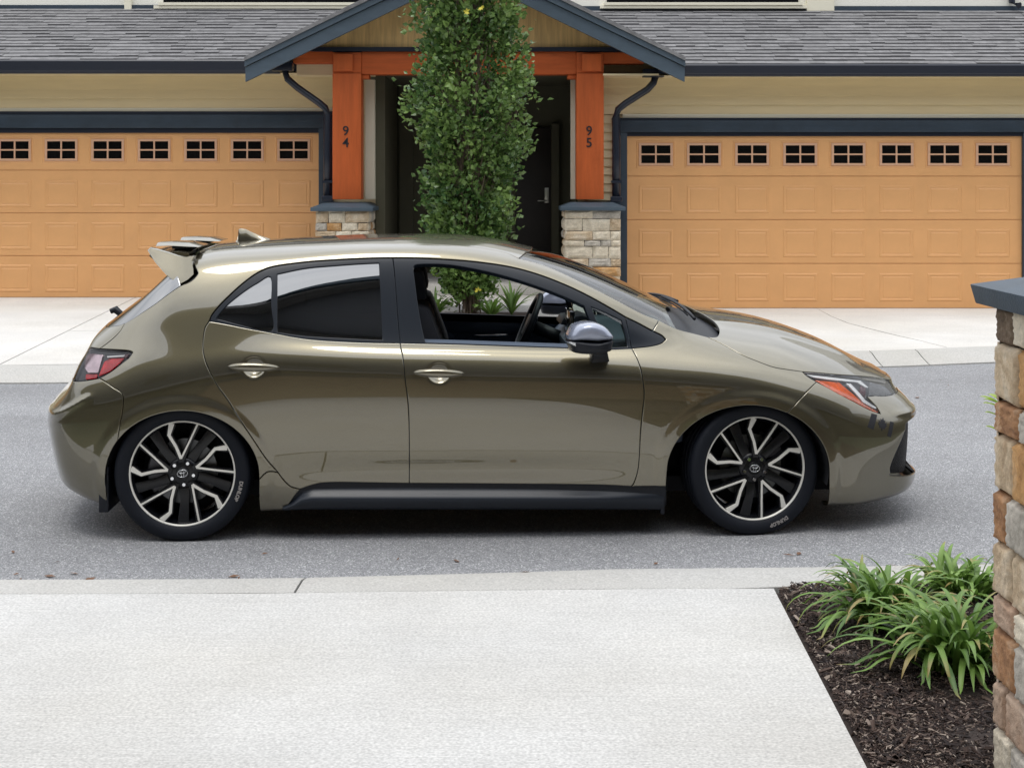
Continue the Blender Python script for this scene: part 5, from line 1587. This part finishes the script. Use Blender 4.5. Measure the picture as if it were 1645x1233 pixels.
# entry recess
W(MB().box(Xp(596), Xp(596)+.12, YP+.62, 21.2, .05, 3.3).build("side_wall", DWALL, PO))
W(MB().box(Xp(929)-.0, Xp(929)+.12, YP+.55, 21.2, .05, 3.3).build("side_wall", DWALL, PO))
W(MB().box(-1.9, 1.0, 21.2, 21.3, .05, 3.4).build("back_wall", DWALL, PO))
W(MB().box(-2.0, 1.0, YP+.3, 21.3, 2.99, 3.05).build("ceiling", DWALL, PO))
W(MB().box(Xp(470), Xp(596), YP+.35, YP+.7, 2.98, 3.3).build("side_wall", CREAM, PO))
siding(PO, 0,0,0,0,0,.1, CREAM) if False else None
W(MB().box(LX+.35, 1.1, 17.4, 21.2, .05, .20).build("porch_floor", FDRIVE, PO, bevel=.01))
W(MB().box(LX+.6, .6, 18.9, 21.2, .2, .34).build("step", FDRIVE, PO, bevel=.01))
s2 = F/20.9
dr = W(MB().box((828-822.5)/s2, (886-822.5)/s2, 21.10, 21.16, .10, CH+86/s2).build("entry_door", BRONZE, PO, bevel=.01))
MB().box((822-822.5)/s2-.02, (828-822.5)/s2-.002, 21.08, 21.18, .10, CH+92/s2).build("door_frame", DWALL, dr)
MB().box((886-822.5)/s2+.002, (886-822.5)/s2+.11, 21.08, 21.18, .10, CH+92/s2).build("door_frame", DWALL, dr)
h = MB(); hx = (879-822.5)/s2
h.box(hx-.03, hx+.03, 21.075, 21.10, CH-36/s2, CH-12/s2); h.tube([(hx,21.06,CH-33/s2),(hx-.13,21.05,CH-33/s2)], .012, 8)
h.build("handle", mat("satin_nickel", (.55,.54,.5), rough=.3, metal=1), dr, bevel=.004)
for (a, b) in ((640,662),):
    W(MB().box((a-822.5)/s2, (b-822.5)/s2, 21.12, 21.18, .1, 3.0).build("door_frame", DWALL, PO))
W(MB().box((690-822.5)/s2-.0, (760-822.5)/s2, 21.10, 21.16, .10, CH+86/s2).build("entry_door", BRONZE, PO, bevel=.01))
# downpipes
for pts in ([(458,112),(462,127),(478,141),(512,165),(522,173),(526,184),(526.5,250),(526.5,321)], [(1053,122),(1050,133),(1040,144),(1004,167),(993,176),(990,190),(990,250),(990,322)]):
    root = HL if pts[0][0] < 800 else HR
    pts3 = [px_at(px_, py_, YP+.06) for px_, py_ in pts]
    MB().tube(pts3, .052, 10, r2=.045).build("downpipe", NAVYD, root, smooth=True)
    MB().box(pts3[0].x-.16, pts3[0].x+.10, YP-.04, YP+.14, pts3[0].z-.02, pts3[0].z+.08).build("gutter_outlet", NAVYD, root, bevel=.01)
    MB().box(pts3[-1].x-.07, pts3[-1].x+.07, YP-.0, YP+.13, pts3[-1].z-.02, pts3[-1].z+.05).build("pipe_shoe", NAVYD, root, bevel=.01)
    MB().box(pts3[-2].x-.065, pts3[-2].x+.065, YP-.003, YP+.1, 1.62, 1.65).build("pipe_strap", NAVYD, root)

# ---- stone
def stone_mat(name, cols, sc=6):
    m = bpy.data.materials.new(name); m.use_nodes = True
    nt = m.node_tree; N = nt.nodes; L = nt.links; b = N["Principled BSDF"]; b.inputs["Roughness"].default_value = .88
    tc = N.new("ShaderNodeTexCoord"); oi = N.new("ShaderNodeObjectInfo")
    ad = N.new("ShaderNodeVectorMath"); ad.operation = 'ADD'
    ml = N.new("ShaderNodeVectorMath"); ml.operation = 'SCALE'; ml.inputs[0].default_value = (37, 17, 51)
    L.new(oi.outputs["Random"], ml.inputs["Scale"]); L.new(tc.outputs["Object"], ad.inputs[0]); L.new(ml.outputs[0], ad.inputs[1])
    n1 = N.new("ShaderNodeTexNoise"); n1.inputs["Scale"].default_value = sc; n1.inputs["Detail"].default_value = 8; n1.inputs["Roughness"].default_value = .62; n1.inputs["Distortion"].default_value = .8
    L.new(ad.outputs[0], n1.inputs["Vector"])
    cr_ = N.new("ShaderNodeValToRGB"); e = cr_.color_ramp.elements
    e[0].position = .28; e[0].color = (*cols[0], 1); e[1].position = .74; e[1].color = (*cols[-1], 1)
    for i, c in enumerate(cols[1:-1]):
        k = e.new(.28+.46*(i+1)/(len(cols)-1)); k.color = (*c, 1)
    L.new(n1.outputs["Fac"], cr_.inputs["Fac"])
    n2 = N.new("ShaderNodeTexNoise"); n2.inputs["Scale"].default_value = sc*9; n2.inputs["Detail"].default_value = 6; n2.inputs["Roughness"].default_value = .7
    L.new(ad.outputs[0], n2.inputs["Vector"])
    mr = N.new("ShaderNodeMapRange"); mr.inputs["From Min"].default_value = .25; mr.inputs["From Max"].default_value = .75; mr.inputs["To Min"].default_value = .72; mr.inputs["To Max"].default_value = 1.25
    L.new(n2.outputs["Fac"], mr.inputs["Value"])
    hs = N.new("ShaderNodeHueSaturation"); L.new(cr_.outputs[0], hs.inputs["Color"]); L.new(mr.outputs[0], hs.inputs["Value"])
    L.new(hs.outputs[0], b.inputs["Base Color"])
    bp = N.new("ShaderNodeBump"); bp.inputs["Strength"].default_value = .7; bp.inputs["Distance"].default_value = .008
    L.new(n2.outputs["Fac"], bp.inputs["Height"]); L.new(bp.outputs[0], b.inputs["Normal"])
    return m
ST = {
 'cream': stone_mat("cream_stone", [(.50,.43,.32),(.68,.60,.47),(.76,.70,.58)]),
 'grey': stone_mat("grey_stone", [(.28,.26,.22),(.48,.44,.38),(.60,.56,.49)]),
 'tan': stone_mat("tan_stone", [(.36,.25,.15),(.56,.44,.30),(.68,.60,.48)]),
 'orange': stone_mat("orange_stone", [(.34,.17,.06),(.50,.28,.11),(.60,.44,.28)]),
 'brown': stone_mat("brown_stone", [(.06,.04,.03),(.17,.12,.08),(.34,.27,.20)], 10),
 'rust': stone_mat("rust_stone", [(.14,.065,.035),(.40,.21,.10),(.58,.46,.33)], 7),
 'pink': stone_mat("pinkish_stone", [(.36,.22,.14),(.47,.34,.25),(.55,.46,.38)], 5)}
MORT = mat("mortar", (.06,.052,.045), rough=.95)
def stone(w_, h, d, seed, nu=5, nv=4, amp=.008, rr=.012):
    """rough-faced block: face towards -y, origin at face centre on the wall plane"""
    r = random.Random(seed); V = []; Fc = []
    cx = [r.uniform(-.25,.25)*w_*.12 for _ in range(4)]; cz = [r.uniform(-.5,.5)*h*.10 for _ in range(4)]
    for j in range(nv+1):
        for i in range(nu+1):
            u, v = i/nu, j/nv
            x = (u-.5)*w_; z = (v-.5)*h
            x += (cx[0]*(1-u)*(1-v)+cx[1]*u*(1-v)+cx[2]*(1-u)*v+cx[3]*u*v)*.6
            z += (cz[0]*(1-u)*(1-v)+cz[1]*u*(1-v)+cz[2]*(1-u)*v+cz[3]*u*v)*.6
            e = min(u, 1-u)*w_; e2 = min(v, 1-v)*h
            k = min(1, e/rr)*min(1, e2/rr)
            y = -d*(.45+.55*k)+r.uniform(-amp, amp)*(k+.2)
            if i in (0, nu): x += r.uniform(-amp, amp)*.4
            if j in (0, nv): z += r.uniform(-amp, amp)*.4
            V.append((x, y, z))
    for j in range(nv):
        for i in range(nu):
            a = j*(nu+1)+i; Fc.append((a, a+1, a+nu+2, a+nu+1))
    n0 = len(V)
    rim = [i for i in range(nu+1)]+[j*(nu+1)+nu for j in range(1, nv+1)]+[nv*(nu+1)+i for i in range(nu-1, -1, -1)]+[j*(nu+1) for j in range(nv-1, 0, -1)]
    for k in rim: V.append((V[k][0]*1.0, .004, V[k][2]*1.0))
    m = len(rim)
    for k in range(m): Fc.append((rim[k], n0+k, n0+(k+1) % m, rim[(k+1) % m]))
    return V, Fc
def stone_face(root, rows, width, seed, place, kinds, fine=False, gap=.006):
    r = random.Random(seed); z = rows[0]
    for a, b in zip(rows[:-1], rows[1:]):
        h = b-a-gap; x = 0
        while x < width-.01:
            w_ = r.uniform(.9, 2.6)*(b-a)*(1.0 if b-a > .12 else 1.5); w_ = max(.10, min(.34, w_))
            if width-x-w_ < .09: w_ = width-x
            d = r.uniform(.022, .042)
            V, Fc = stone(w_-gap, h, d, r.random(), *((10, 8, .004, .018) if fine else (5, 4, .0045, .012)))
            k = r.choice(kinds)
            o = mesh_from("stone", V, Fc, ST[k], root, smooth=False)
            place(o, x+w_/2, (a+b)/2)
            x += w_
def pier(root, x0, x1, y0, y1, ztop, seed, inner, zlow=.02):
    W2 = lambda o: W(o)
    pr = W(MB().box(x0+.02, x1-.02, y0+.02, y1, zlow, ztop-.005).build("stone_pier", MORT, root))
    r = random.Random(seed)
    rows = [zlow]
    while rows[-1] < ztop-.01:
        h = r.choice((.075,.10,.115,.15,.19))
        if ztop-rows[-1]-h < .07: h = ztop-rows[-1]
        rows.append(rows[-1]+h)
    kinds = ['cream']*4+['grey']*2+['tan']*2+['orange','cream']
    def pf(o, s, z): o.location = (x0+s, y0+.02, z)
    stone_face(pr, rows, x1-x0, seed+1, pf, kinds)
    def ps(o, s, z):
        if inner > 0: o.rotation_euler = (0, 0, R(90)); o.location = (x1-.02, y0+s, z)
        else: o.rotation_euler = (0, 0, R(-90)); o.location = (x0+.02, y0+s, z)
    stone_face(pr, rows, y1-y0, seed+2, ps, kinds)
    c = MB(); ov = .055
    X0, X1, Y0, Y1 = x0-ov, x1+ov, y0-ov, y1+ov
    z0_ = ztop; V = [(X0,Y0,z0_),(X1,Y0,z0_),(X1,Y1,z0_),(X0,Y1,z0_),(X0,Y0,z0_+.045),(X1,Y0,z0_+.045),(X1,Y1,z0_+.045),(X0,Y1,z0_+.045),
         (X0+.14,Y0+.14,z0_+.10),(X1-.14,Y0+.14,z0_+.10),(X1-.14,Y1-.14,z0_+.10),(X0+.14,Y1-.14,z0_+.10)]
    c.add(V, [(3,2,1,0),(0,1,5,4),(1,2,6,5),(2,3,7,6),(3,0,4,7),(4,5,9,8),(5,6,10,9),(6,7,11,10),(7,4,8,11),(8,9,10,11)])
    c.build("pier_cap", SLATE, pr, bevel=.004)
pier(PO, Xp(509), Xp(594), YP-.14, YP+1.1, Zp(339), 5, 1)
pier(PO, Xp(907), Xp(996), YP-.14, YP+.6, Zp(338), 12, -1)

# ---- near pillar on the right
NP = empty("stone_pillar", (1.62, 3.80, 0), label="tall near stone pillar with dark blue cap at the right edge", cat="pillar")
nx0, nx1, ny0, ny1 = 1.328, 1.95, 3.50, 4.10
def NPp(o): o.location = (-1.62, -3.80, 0); return o
zs_px = [489,548,640,692,785,866,951,1000,1087,1162,1240]
zs_ = sorted([CH-(p-HZ)/(F/4.1) for p in zs_px]+[.02])
NPp(MB().box(nx0+.02, nx1-.02, ny0+.02, ny1-.02, .0, zs_[-1]).build("mortar_core", MORT, NP))
kn = ['cream','grey','pink','rust','pink','tan','rust','tan','rust','pink','brown']
kn = {0:'pink',1:'cream',2:'pink',3:'rust',4:'pink',5:'tan',6:'rust',7:'tan',8:'rust',9:'tan',10:'brown'}
rr_ = random.Random(21)
def face(o_w, plc, seed):
    r = random.Random(seed)
    for i, (a, b) in enumerate(zip(zs_[:-1], zs_[1:])):
        x = 0; first = True
        while x < o_w-.01:
            w_ = r.uniform(.16, .30) if not first else r.uniform(.09, .20)
            if seed != 1: w_ = r.uniform(.15,.32)
            if o_w-x-w_ < .10: w_ = o_w-x
            V, Fc = stone(w_-.004, b-a-.005, r.uniform(.022,.032), r.random(), 16, 14, .0026, .006)
            k = kn.get(i, 'tan') if first else r.choice(['grey','cream','tan','pink','orange'])
            o = mesh_from("stone", V, Fc, ST[k], NP, smooth=True)
            plc(o, x+w_/2, (a+b)/2); x += w_; first = False
def pl_left(o, s, z): o.rotation_euler = (0,0,R(-90)); o.location = (nx0+.02-1.62, ny1-s-3.80, z)
face(ny1-ny0, pl_left, 1)
def pl_back(o, s, z): o.rotation_euler = (0,0,R(180)); o.location = (nx0+s-1.62, ny1-.02-3.80, z)
face(nx1-nx0, pl_back, 2)
def pl_front(o, s, z): o.rotation_euler = (0,0,0); o.location = (nx0+s-1.62, ny0+.02-3.80, z)
face(nx1-nx0, pl_front, 3)
zc_ = zs_[-1]; ov = .055
X0, X1, Y0, Y1 = nx0-ov, nx1+ov, ny0-ov, ny1+ov
V = [(X0+.012,Y0+.012,zc_),(X1,Y0+.012,zc_),(X1,Y1-.012,zc_),(X0+.012,Y1-.012,zc_),(X0,Y0,zc_+.052),(X1,Y0,zc_+.052),(X1,Y1,zc_+.052),(X0,Y1,zc_+.052),
     (X0+.2,Y0+.2,zc_+.10),(X1-.2,Y0+.2,zc_+.10),(X1-.2,Y1-.2,zc_+.10),(X0+.2,Y1-.2,zc_+.10)]
NPp(MB().add(V, [(3,2,1,0),(0,1,5,4),(1,2,6,5),(2,3,7,6),(3,0,4,7),(4,5,9,8),(5,6,10,9),(6,7,11,10),(7,4,8,11),(8,9,10,11)]).build("pillar_cap", mat("pillar_cap_paint",(.040,.062,.088),rough=.5,var=.15,scale=9,bump=.25,bscale=130), NP, bevel=.004))

# ================================================================ PLANTS
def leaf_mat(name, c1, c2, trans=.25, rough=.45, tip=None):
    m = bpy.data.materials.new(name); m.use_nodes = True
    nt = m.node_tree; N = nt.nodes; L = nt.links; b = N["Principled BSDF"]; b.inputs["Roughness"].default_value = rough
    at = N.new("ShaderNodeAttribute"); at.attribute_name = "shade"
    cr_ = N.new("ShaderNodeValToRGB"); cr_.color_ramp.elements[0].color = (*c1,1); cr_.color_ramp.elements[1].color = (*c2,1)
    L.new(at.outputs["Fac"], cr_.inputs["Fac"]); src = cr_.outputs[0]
    if tip:
        a2 = N.new("ShaderNodeAttribute"); a2.attribute_name = "dry"
        mx = N.new("ShaderNodeMixRGB"); mx.inputs["Color2"].default_value = (*tip,1)
        L.new(a2.outputs["Fac"], mx.inputs["Fac"]); L.new(src, mx.inputs["Color1"]); src = mx.outputs[0]
    L.new(src, b.inputs["Base Color"])
    t = N.new("ShaderNodeBsdfTranslucent"); L.new(src, t.inputs["Color"])
    mx = N.new("ShaderNodeMixShader"); mx.inputs["Fac"].default_value = trans
    L.new(b.outputs[0], mx.inputs[1]); L.new(t.outputs[0], mx.inputs[2]); L.new(mx.outputs[0], N["Material Output"].inputs["Surface"])
    return m
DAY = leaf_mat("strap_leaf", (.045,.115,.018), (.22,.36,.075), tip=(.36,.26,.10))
TREEL = leaf_mat("tree_leaf", (.026,.085,.026), (.24,.36,.10), rough=.25)
LIME = leaf_mat("lime_leaf", (.30,.48,.05), (.45,.60,.10), trans=.4)
BARK = mat("bark", (.16,.12,.085), rough=.9, var=.3, scale=20, bump=.4)
def blade(parent, base, az, L_, lean, droop, wd, shade, dry, name="leaf", m_=DAY, fold=.35, n=11, side=0.0):
    p = Vector(base); d = Vector((math.cos(az), math.sin(az), 0)); sd = Vector((-d.y, d.x, 0)); el = lean
    V = []; Fc = []; sh = []; dr = []
    for i in range(n+1):
        t = i/n
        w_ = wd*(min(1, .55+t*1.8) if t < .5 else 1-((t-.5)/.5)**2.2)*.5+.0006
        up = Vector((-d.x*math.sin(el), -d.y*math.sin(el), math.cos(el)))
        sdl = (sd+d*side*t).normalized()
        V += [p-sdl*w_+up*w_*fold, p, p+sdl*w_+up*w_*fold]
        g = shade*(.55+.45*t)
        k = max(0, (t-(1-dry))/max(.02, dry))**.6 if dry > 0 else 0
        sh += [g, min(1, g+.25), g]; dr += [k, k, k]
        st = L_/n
        p = p+(d*math.cos(el)+Vector((0,0,math.sin(el)))+sd*side*.4*t)*st
        el -= droop/n*(.35+1.5*t)
        if p.z < .045: p.z = .045; el = max(el, 0)
    for i in range(n):
        for k in (0, 1):
            a = 3*i+k; Fc.append((a, a+1, a+4, a+3))
    o = mesh_from(name, V, Fc, m_, parent, smooth=True)
    at = o.data.attributes.new("shade", 'FLOAT', 'POINT'); at.data.foreach_set('value', sh)
    at = o.data.attributes.new("dry", 'FLOAT', 'POINT'); at.data.foreach_set('value', dr)
    return o
def clump(loc, n, L_, seed, label, bright=0.0, spread=.09, az_bias=None):
    r = random.Random(seed)
    root = empty("strap_leaved_plant", loc, label=label, cat="plant", group="green strap-leaved plants in the near bed")
    for i in range(n):
        az = r.uniform(0, 2*math.pi); q = r.random()
        lean = R(88-62*q+r.uniform(-6,6)); l = L_*r.uniform(.65, 1.12)*(1-.12*(1-q))
        rr = spread*math.sqrt(r.random())
        a2 = r.uniform(0, 6.283)
        base = (rr*math.cos(a2)+.02*math.cos(az), rr*math.sin(a2)+.02*math.sin(az), .03)
        dry = r.choice((0,0,0,0,0,.12,.25)) if r.random() > .05 else .7
        blade(root, base, az, l, lean, R(r.uniform(80,140)), r.uniform(.014,.024), min(1, r.random()*.9+bright), dry, side=r.uniform(-.5,.5))
    return root
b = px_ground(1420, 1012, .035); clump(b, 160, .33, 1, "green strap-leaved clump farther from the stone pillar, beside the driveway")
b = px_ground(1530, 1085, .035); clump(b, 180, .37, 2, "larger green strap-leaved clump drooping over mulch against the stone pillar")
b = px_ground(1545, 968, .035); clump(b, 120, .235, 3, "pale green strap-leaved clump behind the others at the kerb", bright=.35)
# a lime-green sprig leaning past the pillar
sp = empty("shrub_sprig", (1.43, 4.28, .03), label="lime green leafy sprig poking out behind the stone pillar", cat="shrub")
MB().tube([(0,0,0),(.03,.0,.4),(.02,-.02,.65),(-.02,-.04,.785)], .004, 6).build("stem", BARK, sp, smooth=True)
for i, (px_, py_, az, l) in enumerate([(1604,646,R(175),.055),(1605,649,R(160),.045),(1606,655,R(200),.06),(1607,644,R(120),.05),(1603,668,R(185),.04),(1600,690,R(170),.03),(1606,690,R(60),.05)]):
    p = px_at(px_, py_, 4.24); blade(sp, p-Vector((1.43,4.28,.03)), az, l, R(25), R(30), .020, .8, 0, m_=LIME, n=6)
# plants by the path, seen through the car
for (px_, py_, Y, n, L_, sd_, lab) in [(822,500,17.0,26,.42,11,"spiky green plant by the porch seen through the car window"),(700,505,16.6,40,.35,12,"low leafy green plant left of the tree foot behind the car"),(790,506,16.4,40,.30,13,"small green plant right of the tree foot behind the car")]:
    q = px_at(px_, 523, Y); r = random.Random(sd_); root = empty("border_plant", (q.x, Y, .10), label=lab, cat="plant", group="small plants round the tree foot")
    for i in range(n): blade(root, (0,0,.02), r.uniform(0,6.28), L_*r.uniform(.7,1.1), R(r.uniform(45,85)), R(r.uniform(20,70)), .035, r.random()*.6+.3, 0)

# ---- tree: slim upright crown
TX, TY = (757-822.5)/(F/16.6), 16.6
tree = empty("columnar_tree", (TX, TY, .10), label="slim upright green tree in front of the porch", cat="tree")
sT = F/TY
outl = [(-60,664,842),(0,655,850),(30,652,846),(55,668,842),(80,684,850),(105,672,858),(140,653,862),(170,655,866),(195,664,868),(225,668,853),(250,674,846),(275,664,842),(300,676,829),(330,682,828),(350,684,832),(380,690,806),(410,698,806),(440,704,798),(460,718,790),(478,730,775)]
def width_at(z):
    py = HZ-(z-CH)*sT
    if py <= outl[0][0]: return outl[0][1]+(outl[0][0]-py)*.12, outl[0][2]-(outl[0][0]-py)*.12
    for (a, l1, r1), (b, l2, r2) in zip(outl[:-1], outl[1:]):
        if a <= py <= b:
            t = (py-a)/(b-a); return l1+(l2-l1)*t, r1+(r2-r1)*t
    return None
tr_ = random.Random(5)
V = MB()
for k in range(5):
    a = 2*math.pi*k/5+.3
    pts = [Vector((.02*math.cos(a), .02*math.sin(a), 0))]
    for i in range(1, 13):
        z = i*.42; rr = .05+.055*i*.8
        pts.append(Vector((math.cos(a)*rr*.55+tr_.uniform(-.04,.04), math.sin(a)*rr*.55+tr_.uniform(-.04,.04), z)))
    V.tube(pts, [.035*(1-i/16) for i in range(13)], 7)
V.build("trunk", BARK, tree, smooth=True)
tw = MB(); V = []; Fc = []; sh = []
# leaf clusters sit round the ends of many upward twigs
from mathutils import noise as mnoise
for _ in range(2350):
    z = tr_.uniform(.30, 5.6)
    wd_ = width_at(z+.10)
    if not wd_: continue
    cxp = (wd_[0]+wd_[1])/2; hw = (wd_[1]-wd_[0])/2/sT; xc = (cxp-822.5)/sT-TX
    a = tr_.uniform(0, 6.283); q = math.sqrt(tr_.uniform(.12, 1))
    hwx = hw*(tr_.uniform(.80, 1.0)+.10*math.sin(z*9+a*2)*math.sin(z*3.1))
    c = Vector((xc+math.cos(a)*q*hwx, math.sin(a)*q*hwx*.85, z))
    if tr_.random() < .5 and q < .8:
        tw.tube([Vector((xc*.5+math.cos(a)*q*.15, math.sin(a)*.12, z-.35)), c-Vector((0,0,.06))-Vector((math.cos(a)*.08,0,0)), c+Vector((0,0,.10))], [.006,.004,.002], 4, cap=False)
    if mnoise.noise(c*2.6)+.25*mnoise.noise(c*7) < -.27 and q > .45: continue
    tone = max(0, min(.6, .3+mnoise.noise(c*3.3)*.7))
    for _ in range(tr_.randint(9, 20)):
        g = Vector((tr_.gauss(0,.055), tr_.gauss(0,.055), tr_.gauss(0,.085)))
        p = c+g
        l = tr_.uniform(.034,.068); wv = l*tr_.uniform(.42,.6)
        d = Vector((math.cos(a)*.7+tr_.gauss(0,.55), math.sin(a)*.7+tr_.gauss(0,.55), tr_.gauss(.35,.5))).normalized()
        u = d.cross(Vector((tr_.gauss(0,1),tr_.gauss(0,1),tr_.gauss(0,1)))).normalized(); nn = d.cross(u)*wv*.35
        b0 = len(V); s = min(1, max(0, tone+tr_.random()*.45)) if tr_.random() > .015 else 1.0
        V += [p, p+d*l*.55+u*wv+nn, p+d*l*1.25, p+d*l*.55-u*wv+nn, p+d*l*.6]
        Fc += [(b0,b0+1,b0+4),(b0+1,b0+2,b0+4),(b0+2,b0+3,b0+4),(b0+3,b0,b0+4)]; sh += [s]*5
tw.build("twigs", BARK, tree)
o = mesh_from("crown", V, Fc, TREEL, tree)
at = o.data.attributes.new("shade", 'FLOAT', 'POINT'); at.data.foreach_set('value', sh)
for (px_, py_, sd_) in [(750,19,1),(772,12,2),(768,466,3)]:
    q = px_at(px_, py_, TY-.62)-Vector((TX, TY, .10)); r = random.Random(sd_)
    m2 = MB(); shs = []
    for k in range(7):
        a = r.uniform(0,6.28); d = Vector((math.cos(a), -.3, math.sin(a)*.7)).normalized(); u = d.cross(Vector((0,1,.2))).normalized()*.010
        m2.add([q, q+d*.02+u, q+d*.042, q+d*.02-u], [(0,1,2,3)]); shs += [.8]*4
    oo = m2.build("yellow_leaves", mat("yellow_leaf", (.62,.55,.06), rough=.5), tree)

# ================================================================ HOUSE BEHIND THE CAMERA (seen in reflections)
HB = empty("townhouse", (0,-2.6,0), label="townhouse on the near side seen only as reflection in the car", cat="house")
def HBp(o): o.location = (0, 2.6, 0); return o
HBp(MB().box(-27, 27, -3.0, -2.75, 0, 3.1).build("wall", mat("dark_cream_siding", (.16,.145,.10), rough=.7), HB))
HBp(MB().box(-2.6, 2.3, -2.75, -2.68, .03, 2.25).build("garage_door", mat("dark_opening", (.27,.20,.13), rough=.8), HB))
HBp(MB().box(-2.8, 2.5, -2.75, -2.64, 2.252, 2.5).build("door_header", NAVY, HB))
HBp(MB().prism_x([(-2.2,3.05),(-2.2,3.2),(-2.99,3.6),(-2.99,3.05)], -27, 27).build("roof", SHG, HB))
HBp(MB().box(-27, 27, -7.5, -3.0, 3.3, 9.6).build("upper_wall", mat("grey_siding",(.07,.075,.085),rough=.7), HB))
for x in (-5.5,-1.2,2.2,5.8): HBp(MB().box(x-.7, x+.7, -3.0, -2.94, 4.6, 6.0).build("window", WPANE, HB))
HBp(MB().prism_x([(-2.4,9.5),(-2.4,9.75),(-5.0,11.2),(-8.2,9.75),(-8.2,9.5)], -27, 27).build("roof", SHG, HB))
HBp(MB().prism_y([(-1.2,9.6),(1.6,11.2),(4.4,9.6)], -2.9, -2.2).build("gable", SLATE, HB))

# unseen blocks added at both lane ends to keep bright sky out of paint reflections
for sx, lab in ((-1, "unseen brown house block added at the left lane end to darken car reflections"), (1, "unseen brown house block added at the right lane end to darken car reflections")):
    eb = empty("townhouse", (sx*30, 10, 0), label=lab, cat="house")
    MB().box(-4, 4, -14, 16, 0, 6.0).build("wall", mat("lane_end_blocker", (.11,.10,.08), rough=.8), eb)
    MB().prism_y([(-4.6,5.9),(0,8.4),(4.6,5.9)], -14.5, 16.5).build("roof", SHG, eb)
for sx, lab in ((-1, "townhouse continuing the row out of frame on the left"), (1, "townhouse continuing the row out of frame on the right")):
    eb = empty("townhouse", (sx*15.5, 21, 0), label=lab, cat="house")
    MB().box(-7, 7, -1.6, 3, 0, 3.1).build("wall", CREAM, eb)
    MB().box(-5, -.3, -1.68, -1.6, .05, 2.2).build("garage_door", GAR, eb)
    MB().box(.6, 5.3, -1.68, -1.6, .05, 2.2).build("garage_door", GAR, eb)
    MB().prism_x([(-2.2,3.1),(0,4.1),(3,4.1),(3,3.1)], -7, 7).build("roof", SHG, eb)
    MB().box(-7, 7, 0, 3, 4.0, 7).build("upper_wall", WHITE, eb)
# a few twigs and dry leaves dropped on the asphalt and in the gutter
tgr = random.Random(9); tm = MB()
for _ in range(46):
    px_ = tgr.uniform(20, 1560); py_ = tgr.choice((tgr.uniform(880, 935), tgr.uniform(918, 938), tgr.uniform(600, 640)))
    q = px_ground(px_, py_, .004)
    if q.y < interp(nearE, q.x)-.02 or q.y > interp(farE, q.x): continue
    a = tgr.uniform(0, 6.28); l = tgr.uniform(.012, .035); wv = l*tgr.choice((.12, .35, .5))
    d = Vector((math.cos(a), math.sin(a), 0)); u = Vector((-d.y, d.x, 0))
    tm.add([q-d*l, q+u*wv+Vector((0,0,.005)), q+d*l+Vector((0,0,.003)), q-u*wv+Vector((0,0,.001))], [(0,3,2,1)])
tm.build("leaf_litter", mat("dry_leaf", (.16,.085,.05), rough=.8, obj_var=.1), kind="stuff", label="scattered dry leaves and twigs on the asphalt near the kerbs", cat="leaf litter")
